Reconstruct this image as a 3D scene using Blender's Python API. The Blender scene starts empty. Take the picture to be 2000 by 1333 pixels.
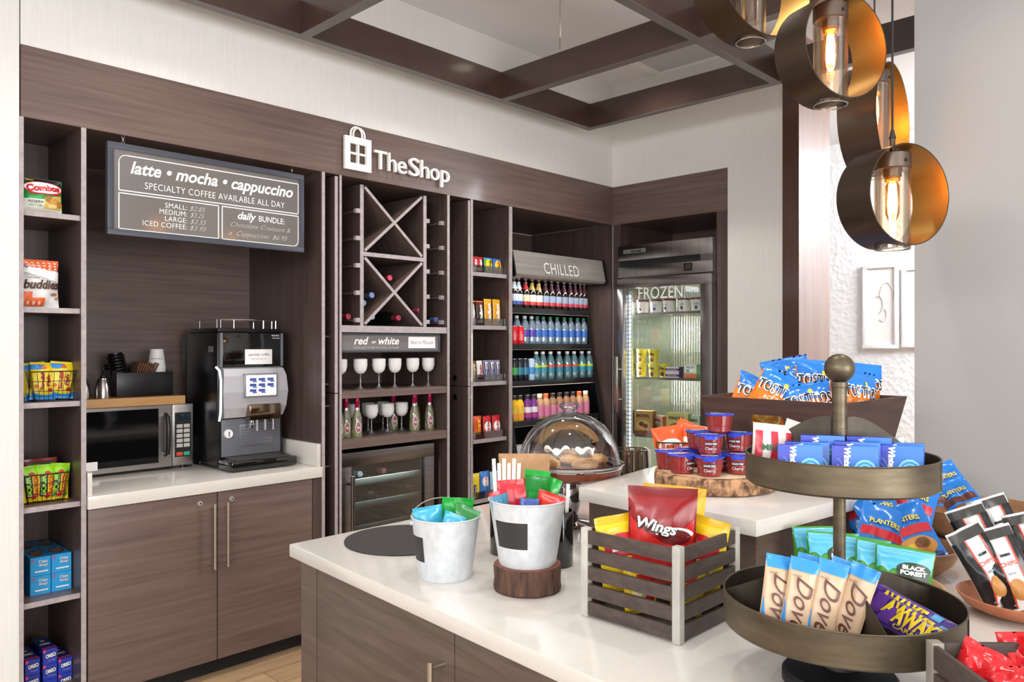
import bpy, bmesh, math, random
from mathutils import Matrix, Vector, noise
from math import sin, cos, pi, radians as rad, sqrt, atan2
random.seed(4)
SC = bpy.context.scene
COL = SC.collection

# ---------------------------------------------------------------- camera, exposure, light
H = 1.537                                   # eye height
FOC = 1514.0                                # focal length in pixels of a 2000 wide frame
FW = (.71886, .69512); RT = (.69512, -.71886)
cam_d = bpy.data.cameras.new('camera'); cam = bpy.data.objects.new('camera', cam_d); COL.objects.link(cam)
cam_d.sensor_width = 36; cam_d.lens = 36 * FOC / 2000; cam_d.shift_y = 7.5 / 2000
cam_d.clip_start = .05
cam.location = (0, 0, H); cam.rotation_euler = (pi / 2, 0, atan2(FW[1], FW[0]) - pi / 2)
SC.camera = cam
SC.view_settings.view_transform = 'Standard'; SC.view_settings.look = 'None'
SC.view_settings.gamma = 1; SC.view_settings.use_curve_mapping = False
SC.view_settings.exposure = 0.07

W = bpy.data.worlds.new('world'); SC.world = W; W.use_nodes = True
W.node_tree.nodes['Background'].inputs[0].default_value = (.97, .98, 1, 1)
W.node_tree.nodes['Background'].inputs[1].default_value = .72

def area(name, loc, target, sx, sy, power, col=(1, 1, 1)):
    d = bpy.data.lights.new(name, 'AREA'); d.shape = 'RECTANGLE'; d.size = sx; d.size_y = sy
    d.energy = power; d.color = col
    o = bpy.data.objects.new(name, d); COL.objects.link(o); o.location = loc
    o.rotation_euler = (Vector(target) - Vector(loc)).to_track_quat('-Z', 'Y').to_euler()
    return o
def spot(name, loc, target, power, size=100, blend=.8, r=.05, col=(1, .965, .925)):
    d = bpy.data.lights.new(name, 'SPOT'); d.spot_size = rad(size); d.spot_blend = blend
    d.energy = power; d.color = col; d.shadow_soft_size = r
    o = bpy.data.objects.new(name, d); COL.objects.link(o); o.location = loc
    o.rotation_euler = (Vector(target) - Vector(loc)).to_track_quat('-Z', 'Y').to_euler()
    return o
area('behind_camera_fill', (-2.8, -1.9, 1.7), (3.2, 3.2, 2.5), 3.0, 2.2, 88, (.985, .99, 1))  # added soft fill from behind the camera, not a real window
area('behind_camera_fill', (.9, -3.0, 1.6), (3.0, 2.6, 3.3), 2.6, 1.6, 130, (.985, .99, 1))  # second added fill behind the camera, tilted up to lift the ceiling
area('ceiling_fill', (-2.7, .6, 2.5), (2.4, 1.8, 3.46), 2.4, .6, 75, (.97, .985, 1))  # unseen up-light added to brighten the ceiling, no high window there
area('far_wall_fill', (6.6, .2, 3.3), (7.4, 1.6, 1.8), 1.6, 1.0, 260, (1, 1, 1))  # unseen light added in the far room to whiten its pearl wall
for lx, ly in ((1.35, 2.7), (2.65, 2.7), (3.7, 2.65), (2.55, 1.5), (1.5, 1.2), (2.6, .45)):
    spot('ceiling_downlight_beam', (lx, ly, 3.40), (lx, ly + .12, 0), 56 if ly > 2 else 40, 105)

# ---------------------------------------------------------------- pixel -> world
def ray(px, py):
    a = (px - 1000) / FOC
    return (FW[0] + RT[0] * a, FW[1] + RT[1] * a, (674 - py) / FOC)
def aty(px, py, Y):
    d = ray(px, py); t = Y / d[1]; return Vector((d[0] * t, Y, H + d[2] * t))
def atx(px, py, X):
    d = ray(px, py); t = X / d[0]; return Vector((X, d[1] * t, H + d[2] * t))
def atz(px, py, Z):
    d = ray(px, py); t = (Z - H) / d[2]; return Vector((d[0] * t, d[1] * t, Z))
def atf(px, py, F):
    d = ray(px, py); return Vector((d[0] * F, d[1] * F, H + d[2] * F))
def facing(x, y):                            # z rotation that turns a local -Y front to the eye
    return atan2(-x, y)

# ---------------------------------------------------------------- materials
def lin(h):
    h = h.lstrip('#'); c = [int(h[i:i + 2], 16) / 255 for i in (0, 2, 4)]
    return tuple(x / 12.92 if x <= .04045 else ((x + .055) / 1.055) ** 2.4 for x in c) + (1,)
MATS = {}
def mat(name, hexc, rough=.5, metal=0, spec=.5, emit=0, coat=0, alpha=None):
    if name in MATS: return MATS[name]
    m = bpy.data.materials.new(name); m.use_nodes = True
    b = m.node_tree.nodes['Principled BSDF']; c = lin(hexc)
    b.inputs['Base Color'].default_value = c; b.inputs['Roughness'].default_value = rough
    b.inputs['Metallic'].default_value = metal; b.inputs['Specular IOR Level'].default_value = spec
    if coat: b.inputs['Coat Weight'].default_value = coat; b.inputs['Coat Roughness'].default_value = .1
    if emit:
        b.inputs['Emission Color'].default_value = c; b.inputs['Emission Strength'].default_value = emit
    MATS[name] = m; return m
def C(hexc, rough=.42, **k):                 # plain printed / painted colour
    return mat('paint_%s_%d' % (hexc.strip('#'), int(rough * 100)), hexc, rough, **k)
def foil(hexc): return mat('foil_' + hexc.strip('#'), hexc, .24, 0, .6)
def N(m, t, **k):
    n = m.node_tree.nodes.new(t)
    for a, v in k.items(): setattr(n, a, v)
    return n
def L(m, a, b): m.node_tree.links.new(a, b)
def grained(name, dark, light, scale, rough=.45, bump=.15, wave=None, coat=0, spec=.5, metal=0, ramp=(.3, .75)):
    """stretched noise grain, scale = (x,y,z) in object space"""
    if name in MATS: return MATS[name]
    m = mat(name, dark, rough, metal, spec, coat=coat); b = m.node_tree.nodes['Principled BSDF']
    tc = N(m, 'ShaderNodeTexCoord'); mp = N(m, 'ShaderNodeMapping'); mp.inputs['Scale'].default_value = scale
    L(m, tc.outputs['Object'], mp.inputs['Vector'])
    nz = N(m, 'ShaderNodeTexNoise'); nz.inputs['Scale'].default_value = 1; nz.inputs['Detail'].default_value = 6
    nz.inputs['Roughness'].default_value = .62
    if 'Distortion' in nz.inputs: nz.inputs['Distortion'].default_value = .6 if wave else 0
    L(m, mp.outputs['Vector'], nz.inputs['Vector'])
    r = N(m, 'ShaderNodeValToRGB'); r.color_ramp.elements[0].position = ramp[0]; r.color_ramp.elements[1].position = ramp[1]
    r.color_ramp.elements[0].color = lin(dark); r.color_ramp.elements[1].color = lin(light)
    L(m, nz.outputs['Fac'], r.inputs['Fac']); L(m, r.outputs['Color'], b.inputs['Base Color'])
    if bump:
        bp = N(m, 'ShaderNodeBump'); bp.inputs['Strength'].default_value = bump; bp.inputs['Distance'].default_value = .002
        L(m, nz.outputs['Fac'], bp.inputs['Height']); L(m, bp.outputs['Normal'], b.inputs['Normal'])
    return m
def clear(name, tint='#ffffff', gloss=.10, amt=1.0, body=0.0):
    """thin clear shell: see-through with fresnel reflections; body = share of the tint that is solid"""
    if name in MATS: return MATS[name]
    m = bpy.data.materials.new(name); m.use_nodes = True; nt = m.node_tree; nt.nodes.clear()
    out = N(m, 'ShaderNodeOutputMaterial'); tr = N(m, 'ShaderNodeBsdfTransparent'); gl = N(m, 'ShaderNodeBsdfGlossy')
    tr.inputs[0].default_value = lin(tint); gl.inputs['Roughness'].default_value = .04
    lw = N(m, 'ShaderNodeLayerWeight'); lw.inputs['Blend'].default_value = .35
    mu = N(m, 'ShaderNodeMath', operation='MULTIPLY_ADD'); mu.inputs[1].default_value = .75 * amt; mu.inputs[2].default_value = gloss * .35
    L(m, lw.outputs['Fresnel'], mu.inputs[0])
    mx = N(m, 'ShaderNodeMixShader'); L(m, mu.outputs[0], mx.inputs[0]); L(m, gl.outputs[0], mx.inputs[2])
    if body:
        pr = N(m, 'ShaderNodeBsdfPrincipled'); pr.inputs['Base Color'].default_value = lin(tint); pr.inputs['Roughness'].default_value = .15
        m2 = N(m, 'ShaderNodeMixShader'); m2.inputs[0].default_value = body
        L(m, tr.outputs[0], m2.inputs[1]); L(m, pr.outputs[0], m2.inputs[2]); L(m, m2.outputs[0], mx.inputs[1])
    else: L(m, tr.outputs[0], mx.inputs[1])
    L(m, mx.outputs[0], out.inputs[0]); MATS[name] = m; return m

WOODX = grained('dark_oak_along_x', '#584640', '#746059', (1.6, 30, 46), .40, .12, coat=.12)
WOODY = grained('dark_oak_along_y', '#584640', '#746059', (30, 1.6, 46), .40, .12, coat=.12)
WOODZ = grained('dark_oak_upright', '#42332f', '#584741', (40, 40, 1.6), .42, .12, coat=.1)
ISLW = grained('island_oak', '#4c3d34', '#65554a', (26, 2.2, 42), .45, .2, wave=1)
BEAMW = grained('beam_lacquer', '#3b2a25', '#463229', (8, 8, 8), .33, 0, coat=.25)
BEAMUN = C('#6b6462', .4)
COLW = grained('column_mahogany', '#40231c', '#50301f', (30, 30, 1.5), .35, .05, coat=.2)
COLG = grained('column_gloss_veneer', '#6d4b3e', '#86614f', (40, 40, 1.4), .24, .03, coat=.25)
EDGE = grained('pale_edge_band', '#95898a', '#b0a6a4', (30, 30, 30), .45, .05)
def make_wallpaper():
    m = grained('striated_wallpaper', '#d9d6d1', '#e3e1dc', (150, 150, 5), .75, .25, ramp=(.25, .75))
    return m
PAPER = make_wallpaper()
PILLAR = mat('grey_wall_paint', '#9d9a97', .75)
WHITEC = mat('white_ceiling_paint', '#e8e8ea', .8)
QUARTZ = grained('white_quartz', '#d3cdc5', '#d8d2ca', (60, 60, 60), .14, 0, coat=.3)
STEEL = grained('brushed_steel', '#aaa6a2', '#bdb9b5', (2, 120, 120), .28, .03, metal=1)
STEELV = grained('brushed_steel_upright', '#9d9896', '#b4afac', (90, 90, 2), .26, .03, metal=1)
STEELD = grained('dark_brushed_steel', '#6e6764', '#857d79', (3, 90, 90), .3, .03, metal=1)
CHROME = mat('chrome', '#d8d8da', .08, 1)
NICKEL = mat('satin_nickel', '#c9c2b6', .3, 1)
BLACK = mat('black_plastic', '#0e0e10', .28)
BLACKM = mat('matte_black', '#141416', .6)
GLOSSK = mat('gloss_black', '#060708', .06, 0, .7, coat=.4)
DGLASS = mat('dark_glass', '#07090c', .05, 0, .6)
BRONZE = grained('tray_bronze', '#544a3c', '#736752', (9, 9, 50), .42, .06, metal=.75)
BRONZEI = grained('tray_bronze_inside', '#3a3228', '#4d4437', (40, 40, 12), .5, .04, metal=.5)
RINGO = mat('ring_dark_bronze', '#55463a', .34, .85)
RINGI = mat('ring_gold_leaf', '#b58a45', .36, .9)
GLASS = clear('clear_glass', '#fbfdff', .12)
GLASSP = clear('pendant_glass', '#fff8ee', .12, .8)
DOME = clear('acrylic_dome', '#f7f7f8', .22, 1.15)
WHITE = C('#f2f1ee', .5)
CREAM = C('#ece2cf', .55)
CHALK = mat('slate_black', '#2b2a2b', .55)
TEXTW = C('#f4f3ef', .6)
KRAFT = grained('kraft_paper', '#a67c55', '#bb9168', (30, 30, 30), .7, .1)

# ---------------------------------------------------------------- mesh building
class MB:
    def __init__(s): s.bm = bmesh.new(); s.mats = []
    def mi(s, m):
        if m not in s.mats: s.mats.append(m)
        return s.mats.index(m)
    def _fin(s, faces, m, smooth=False):
        i = s.mi(m)
        for f in faces: f.material_index = i; f.smooth = smooth
    def box(s, x0, x1, y0, y1, z0, z1, m, bev=0, M=None, seg=2):
        v = [s.bm.verts.new(p) for p in ((x0, y0, z0), (x1, y0, z0), (x1, y1, z0), (x0, y1, z0), (x0, y0, z1), (x1, y0, z1), (x1, y1, z1), (x0, y1, z1))]
        fs = [s.bm.faces.new([v[i] for i in q]) for q in ((3, 2, 1, 0), (4, 5, 6, 7), (0, 1, 5, 4), (1, 2, 6, 5), (2, 3, 7, 6), (3, 0, 4, 7))]
        s._fin(fs, m)
        if bev:
            es = list({e for f in fs for e in f.edges})
            r = bmesh.ops.bevel(s.bm, geom=es, offset=bev, segments=seg, affect='EDGES', profile=.6)
            s._fin(r['faces'], m, True)
            v = list({w for f in r['faces'] for w in f.verts} | {w for w in v if w.is_valid})
        if M:
            for w in v: w.co = M @ w.co
        return v
    def prism(s, poly, z0, z1, m, M=None, bev=0, mside=None):
        a = [s.bm.verts.new((p[0], p[1], z0)) for p in poly]; b = [s.bm.verts.new((p[0], p[1], z1)) for p in poly]
        n = len(poly)
        sd = [s.bm.faces.new((a[i], a[(i + 1) % n], b[(i + 1) % n], b[i])) for i in range(n)]
        ca = [s.bm.faces.new(a[::-1]), s.bm.faces.new(b)]
        s._fin(sd, mside or m); s._fin(ca, m)
        vs = a + b
        if bev:
            es = list({e for f in sd + ca for e in f.edges})
            r = bmesh.ops.bevel(s.bm, geom=es, offset=bev, segments=2, affect='EDGES', profile=.6)
            s._fin(r['faces'], m, True)
            vs = list({w for f in r['faces'] for w in f.verts} | {w for w in vs if w.is_valid})
        if M:
            for w in vs: w.co = M @ w.co
        return vs
    def face(s, pts, m, smooth=False):
        f = s.bm.faces.new([s.bm.verts.new(p) for p in pts]); s._fin([f], m, smooth); return f
    def lathe(s, prof, m, n=24, M=None, mats=None, arc=None, wob=0, seed=0):
        """prof = [(r,z)...]; mats = material per segment"""
        full = arc is None; a0, a1 = (0, 2 * pi) if full else arc
        cols = n if full else n + 1
        rings = []
        for (r, z) in prof:
            if r < 1e-6: rings.append([s.bm.verts.new((0, 0, z))] * cols); continue
            ring = []
            for i in range(cols):
                a = a0 + (a1 - a0) * i / n; rr = r
                if wob: rr = r * (1 + wob * noise.noise(Vector((cos(a) * 3 + seed, sin(a) * 3, z * 20))))
                ring.append(s.bm.verts.new((rr * cos(a), rr * sin(a), z)))
            rings.append(ring)
        vs = {v for r in rings for v in r}
        for j in range(len(prof) - 1):
            fs = []
            for i in range(n):
                k = (i + 1) % cols
                q = []
                for v in (rings[j][i], rings[j][k], rings[j + 1][k], rings[j + 1][i]):
                    if v not in q: q.append(v)
                if len(q) > 2:
                    try: fs.append(s.bm.faces.new(q))
                    except ValueError: pass
            s._fin(fs, mats[j] if mats else m, True)
        if M:
            for v in vs: v.co = M @ v.co
        return vs
    def cyl(s, p0, p1, r, m, n=12, r1=None):
        p0 = Vector(p0); p1 = Vector(p1); d = p1 - p0; q = d.to_track_quat('Z', 'Y').to_matrix().to_4x4()
        r1 = r if r1 is None else r1
        return s.lathe([(0, 0), (r, 0), (r1, d.length), (0, d.length)], m, n, Matrix.Translation(p0) @ q)
    def tube(s, pts, r, m, n=6, closed=False):
        pts = [Vector(p) for p in pts]; k = len(pts); rings = []
        up = Vector((0, 0, 1)); prev = None
        for i, p in enumerate(pts):
            t = (pts[(i + 1) % k] - pts[i - 1]) if closed else (pts[min(i + 1, k - 1)] - pts[max(i - 1, 0)])
            t.normalize()
            if prev is None:
                a = t.cross(up)
                if a.length < .05: a = t.cross(Vector((1, 0, 0)))
            else: a = prev - t * prev.dot(t)
            a.normalize(); prev = a; b = t.cross(a)
            rings.append([s.bm.verts.new(p + (a * cos(2 * pi * j / n) + b * sin(2 * pi * j / n)) * r) for j in range(n)])
        fs = []
        for i in range(k if closed else k - 1):
            A, B = rings[i], rings[(i + 1) % k]
            for j in range(n): fs.append(s.bm.faces.new((A[j], A[(j + 1) % n], B[(j + 1) % n], B[j])))
        if not closed: fs += [s.bm.faces.new(rings[0][::-1]), s.bm.faces.new(rings[-1])]
        s._fin(fs, m, True)
    def grid(s, fn, nu, nv, m, smooth=True, closeu=False):
        g = [[s.bm.verts.new(fn(i / nu, j / nv)) for i in range(nu + (0 if closeu else 1))] for j in range(nv + 1)]
        k = len(g[0]); fs = []
        for j in range(nv):
            for i in range(nu):
                fs.append(s.bm.faces.new((g[j][i], g[j][(i + 1) % k], g[j + 1][(i + 1) % k], g[j + 1][i])))
        s._fin(fs, m, smooth); return g
    def mesh(s, me, m, fn):
        """add a flat mesh (text, shape), every vertex sent through fn(x,y)->Vector"""
        vs = [s.bm.verts.new(fn(v.co.x, v.co.y, v.co.z)) for v in me.vertices]; fs = []
        for p in me.polygons:
            try: fs.append(s.bm.faces.new([vs[i] for i in p.vertices]))
            except ValueError: pass
        s._fin(fs, m)
    def build(s, name, parent=None, world=False, sharp=38, recalc=True):
        if recalc: bmesh.ops.recalc_face_normals(s.bm, faces=s.bm.faces[:])
        me = bpy.data.meshes.new(name); s.bm.to_mesh(me); s.bm.free()
        for m in s.mats: me.materials.append(m)
        me.set_sharp_from_angle(angle=rad(sharp))
        o = bpy.data.objects.new(name, me); COL.objects.link(o)
        if parent is not None:
            o.parent = parent
            if world: me.transform(Matrix.Translation(-parent.location))
        return o
    def build_at(s, name, loc):              # world-space geometry, origin moved to loc
        o = s.build(name); o.data.transform(Matrix.Translation(-Vector(loc))); o.location = loc; return o

def tag(o, label, cat, group=None):
    o['label'] = label; o['category'] = cat
    if group: o['group'] = group
    return o
def thing(name, label, cat, loc=(0, 0, 0), rot=None, group=None):
    o = bpy.data.objects.new(name, None); COL.objects.link(o); o.location = loc; o.empty_display_size = .05
    if rot is not None: o.rotation_euler = rot if not isinstance(rot, (int, float)) else (0, 0, rot)
    return tag(o, label, cat, group)
def structure(o): o['kind'] = 'structure'; return o
def dup(src, loc=None, rot=None, label=None, group=None, scale=None):
    c = src.copy(); COL.objects.link(c)
    if loc is not None: c.location = loc
    if rot is not None: c.rotation_euler = rot if not isinstance(rot, (int, float)) else (0, 0, rot)
    if scale: c.scale = (scale,) * 3
    if label: c['label'] = label
    if group: c['group'] = group
    for ch in src.children:
        d = ch.copy(); COL.objects.link(d); d.parent = c
        for g in ch.children:
            e = g.copy(); COL.objects.link(e); e.parent = d
    return c
USED = set()
def use(proto, loc, rot, label, group=None, scale=None):
    """first use moves the prototype itself, later uses copy it"""
    if proto.name in USED: return dup(proto, loc, rot, label, group, scale)
    USED.add(proto.name); proto.location = loc
    proto.rotation_euler = rot if not isinstance(rot, (int, float)) else (0, 0, rot)
    if scale: proto.scale = (scale,) * 3
    proto['label'] = label
    if group: proto['group'] = group
    return proto
def pose(rz=0, lean=0, roll=0):              # roll in the front's own plane, then lean back, then turn
    return (Matrix.Rotation(rz, 3, 'Z') @ Matrix.Rotation(-lean, 3, 'X') @ Matrix.Rotation(roll, 3, 'Y')).to_euler()
ORD = ['first', 'second', 'third', 'fourth', 'fifth', 'sixth', 'seventh', 'eighth', 'ninth', 'tenth', 'eleventh', 'twelfth', 'thirteenth', 'fourteenth']

# ---------------------------------------------------------------- lettering
TXT = {}
def text(body, size=1., shear=0, bold=0, space=1., ext=0, ax='CENTER', ay='CENTER'):
    k = (body, size, shear, bold, space, ext, ax, ay)
    if k in TXT: return TXT[k]
    c = bpy.data.curves.new('lettering', 'FONT'); c.body = body; c.size = size; c.shear = shear; c.offset = bold
    c.space_character = space; c.extrude = ext; c.align_x = ax; c.align_y = ay; c.resolution_u = 4
    o = bpy.data.objects.new('lettering', c)
    me = bpy.data.meshes.new_from_object(o); bpy.data.objects.remove(o); bpy.data.curves.remove(c)
    TXT[k] = me; return me
def wall_text(mb, body, cx, cz, size, m, y, x_dir=1, **k):
    """upright lettering on a plane that faces -Y"""
    me = text(body, size, **k); mb.mesh(me, m, lambda a, b, c: Vector((cx + a, y - c, cz + b)))
def extent(me):
    xs = [v.co.x for v in me.vertices]; ys = [v.co.y for v in me.vertices]
    return (min(xs), max(xs), min(ys), max(ys)) if xs else (0, 1, 0, 1)

def decals(mb, S, items, off0=.0010, step=.0005, fine=.35):
    """S(u,v,off) -> point. items drawn in order, each a little further out"""
    for k, it in enumerate(items):
        off = off0 + step * k; kind = it[0]
        if kind == 'rect':
            _, u0, v0, u1, v1, m = it
            mb.grid(lambda a, b: S(u0 + (u1 - u0) * a, v0 + (v1 - v0) * b, off), max(2, int(22 * abs(u1 - u0) * fine)), max(2, int(26 * abs(v1 - v0) * fine)), m)
        elif kind == 'ell':
            _, cu, cv, ru, rv, m = it
            mb.grid(lambda a, b: S(cu + ru * b * cos(2 * pi * a), cv + rv * b * sin(2 * pi * a), off), 24, 3 if fine < 1 else 6, m)
        elif kind == 'arc':                  # ring sector
            _, cu, cv, ru, rv, w, a0, a1, m = it
            mb.grid(lambda a, b: S(cu + (ru - w * b) * cos(a0 + (a1 - a0) * a), cv + (rv - w * b) * sin(a0 + (a1 - a0) * a), off), 14, 1, m)
        elif kind == 'band':                 # between two height curves across the width
            _, f0, f1, m = it[:4]; u0, u1 = (it[4], it[5]) if len(it) > 4 else (.03, .97)
            mb.grid(lambda a, b: S(u0 + (u1 - u0) * a, f0(u0 + (u1 - u0) * a) * (1 - b) + f1(u0 + (u1 - u0) * a) * b, off), 24, 10, m)
        elif kind == 'text':
            _, body, cu, cv, wid, hei, m = it[:7]; o = it[7] if len(it) > 7 else {}
            rot = o.get('rot', 0); me = text(body, 1., o.get('shear', 0), o.get('bold', 0), o.get('space', 1.))
            x0, x1, y0, y1 = extent(me); mx, my = (x0 + x1) / 2, (y0 + y1) / 2
            asp = o.get('asp', 1.0)
            if abs(rot) > 1: wid, hei = wid / asp, hei * asp   # turned lettering: run along the height
            def fn(a, b, c, mx=mx, my=my, wid=wid, hei=hei):
                a = (a - mx) / (x1 - x0) * wid; b = (b - my) / (y1 - y0) * hei
                b += o.get('arch', 0) * (a / wid) ** 2
                if rot:                      # rot in real proportions: asp = width/height of the front
                    a2 = a * cos(rot) - b / asp * sin(rot); b2 = a * asp * sin(rot) + b * cos(rot); a, b = a2, b2
                return S(cu + a, cv + b, off + (.0011 if fine == 1 else 0))
            mb.mesh(me, m, fn)

def bag_surface(w, h, d, pinch=.05, bend=0, seed=0, seal=.07, wr=.35, flare=0):
    def prof(u, v):
        a = max(0., min(1., (v - seal) / (1 - 2 * seal)))
        e = (max(0., sin(pi * u)) ** .55) * (max(0., sin(pi * a)) ** .5)
        e *= 1 + wr * noise.noise(Vector((u * 4 + seed, v * 4, seed * 1.7)))
        e += .10 * wr * noise.noise(Vector((u * 14, v * 9 + seed, 3.1))) * (1 if 0 < a < 1 else .4)
        return max(0, e)
    def S(u, v, off=0, side=-1):
        x = (u - .5) * w * (1 - pinch * sin(pi * v) + flare * abs(2 * v - 1) ** 3)
        y = side * (d / 2 * prof(u, v) + (.0009 if 0 < u < 1 and 0 < v < 1 else 0) + off) - bend * (v ** 2) + (.012 * wr * noise.noise(Vector((u * 2.5 + seed, v * 3, 7))) * (abs(2 * v - 1) ** 2) * 1.5)
        return Vector((x, y, v * h))
    return S
def bag(name, w, h, d, base, items=(), top=None, bot=None, cat='snack bag', seed=0, back=None, **k):
    """a sealed pillow pack standing on its lower seal, front to -Y"""
    S = bag_surface(w, h, d, seed=seed, **k); mb = MB(); nu, nv = 16, 20
    sl = k.get('seal', .07)
    for side in (-1, 1):
        g = [[mb.bm.verts.new(S(i / nu, j / nv, 0, side)) for i in range(nu + 1)] for j in range(nv + 1)]
        for j in range(nv):
            v = (j + .5) / nv
            m = top if (top and v > 1 - sl * 1.15) else bot if (bot and v < sl * 1.15) else (back or base) if side > 0 else base
            fs = [mb.bm.faces.new((g[j][i], g[j][i + 1], g[j + 1][i + 1], g[j + 1][i])[::(1 if side < 0 else -1)]) for i in range(nu)]
            mb._fin(fs, m, True)
    bmesh.ops.remove_doubles(mb.bm, verts=mb.bm.verts[:], dist=.0003)
    decals(mb, S, items, .0017, .0004, 1)
    o = mb.build(name, recalc=False, sharp=60); o['category'] = cat; return o
def carton(name, w, d, h, front, side=None, topm=None, items=(), titems=(), cat='box'):
    """printed box standing on its base, front to -Y"""
    mb = MB(); side = side or front; topm = topm or front
    mb.box(-w / 2, w / 2, -d / 2, d / 2, 0, h, side, .0015)
    S = lambda u, v, off=0: Vector(((u - .5) * w, -d / 2 - off, v * h))
    T = lambda u, v, off=0: Vector(((u - .5) * w, (v - .5) * d, h + off))
    decals(mb, S, [('rect', .01, .01, .99, .99, front)] + list(items), .0003, .0004)
    decals(mb, T, [('rect', .01, .01, .99, .99, topm)] + list(titems), .0003, .0004)
    o = mb.build(name, recalc=False); o['category'] = cat; return o
# ================================================================ SETTING
YA = 3.459                                   # cabinet fronts and wall A face
XB = 4.653                                   # wall B face
ZC = 3.46
FLOOR = grained('oak_plank_floor', '#a58563', '#c4a684', (2.2, 26, 26), .42, .1)
def plank_floor():
    m = FLOOR; b = m.node_tree.nodes['Principled BSDF']
    tc = N(m, 'ShaderNodeTexCoord'); br = N(m, 'ShaderNodeTexBrick'); br.inputs['Scale'].default_value = 1
    br.inputs['Brick Width'].default_value = 1.2; br.inputs['Row Height'].default_value = .16; br.inputs['Mortar Size'].default_value = .002
    br.inputs['Color1'].default_value = (1, 1, 1, 1); br.inputs['Color2'].default_value = (.80, .77, .73, 1); br.inputs['Mortar'].default_value = (.35, .3, .25, 1)
    L(m, tc.outputs['Object'], br.inputs['Vector'])
    src = b.inputs['Base Color'].links[0].from_socket
    mx = N(m, 'ShaderNodeMix', data_type='RGBA', blend_type='MULTIPLY'); mx.inputs[0].default_value = 1
    L(m, src, mx.inputs[6]); L(m, br.outputs['Color'], mx.inputs[7]); L(m, mx.outputs[2], b.inputs['Base Color'])
plank_floor()
mb = MB(); mb.box(-3, 8.2, -3.2, 4.6, -.06, 0, FLOOR); structure(mb.build('floor'))
mb = MB(); mb.box(-3, 8.2, -3.2, 4.6, ZC, ZC + .06, WHITEC); structure(mb.build('ceiling'))
for b_ in ((.836, XB, YA, 4.35, 2.7045, ZC), (-3, .8315, YA, 4.35, 0, ZC), (.836, XB + .9, 4.35, 4.42, 0, ZC)):   # wall A: wallpaper above and left of the joinery, plain light-blocking wall added behind
    mb = MB(); mb.box(*b_, PAPER); structure(mb.build('wall_left'))
mb = MB()                                    # wall B
mb.box(XB, XB + .14, 2.145, YA + .9, 2.7045, ZC, PAPER); structure(mb.build('wall_right'))
mb = MB(); mb.box(XB, XB + .14, 2.145, 2.5255, 0, 2.7045, PAPER); structure(mb.build('wall_right'))
mb = MB(); mb.box(XB - .012, XB, 2.145, 2.526, 0, .1, WOODY); structure(mb.build('baseboard_right'))
mb = MB(); mb.box(3.26, 3.75, -3.2, .972, 0, ZC, PILLAR); structure(mb.build('wall_front'))
SHELL = mat('pearl_tile', '#f1f3f6', .22, 0, .6)
def pearl():
    m = SHELL; b = m.node_tree.nodes['Principled BSDF']; tc = N(m, 'ShaderNodeTexCoord'); v = N(m, 'ShaderNodeTexVoronoi'); v.inputs['Scale'].default_value = 24
    L(m, tc.outputs['Object'], v.inputs['Vector']); bp = N(m, 'ShaderNodeBump'); bp.inputs['Strength'].default_value = .45; bp.inputs['Distance'].default_value = .01
    L(m, v.outputs['Distance'], bp.inputs['Height']); L(m, bp.outputs['Normal'], b.inputs['Normal'])
pearl()
mb = MB(); mb.box(7.5, 7.6, -3, 4.4, 0, ZC, SHELL); structure(mb.build('wall_back'))
# end column of wall B: mahogany front, glossy veneer side
mb = MB(); mb.box(XB - .012, XB + .46, 2.04, 2.1449, 0, ZC, COLW)
S_ = mb.bm.faces[:]
for f in S_:
    if f.normal.y < -.5: f.material_index = mb.mi(COLG)
mb.bm.normal_update()
for f in S_:
    if f.normal.y < -.5: f.material_index = mb.mi(COLG)
structure(mb.build('trim_column', recalc=True))

# ---------------------------------------------------------------- joinery fascia (one continuous band each)
mb = MB(); mb.box(.836, XB, YA - .004, YA + .10, 2.424, 2.704, WOODX)
o = mb.build_at('fascia_panel', (2.7, YA, 2.424)); tag(o, 'long dark oak fascia panel running above the left wall shelves and coolers', 'wall panel')
mb = MB(); mb.box(XB - .004, XB + .08, 2.526, YA - .004, 2.424, 2.704, WOODY)
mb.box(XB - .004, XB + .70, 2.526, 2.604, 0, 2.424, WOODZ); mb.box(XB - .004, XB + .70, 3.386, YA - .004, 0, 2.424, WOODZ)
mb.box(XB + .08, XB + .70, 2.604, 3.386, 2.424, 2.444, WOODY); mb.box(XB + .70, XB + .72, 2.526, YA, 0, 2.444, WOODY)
o = mb.build_at('freezer_surround', (XB, 3.0, 0)); tag(o, 'dark oak surround framing the upright freezer on the right wall', 'wall panel')

def case(name, label, x0, x1, depth, parent_cat='shelf unit'):
    t = thing(name, label, parent_cat, ((x0 + x1) / 2, YA, 0)); return t
def part(mb, name, t): return mb.build(name, t, world=True)

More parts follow.
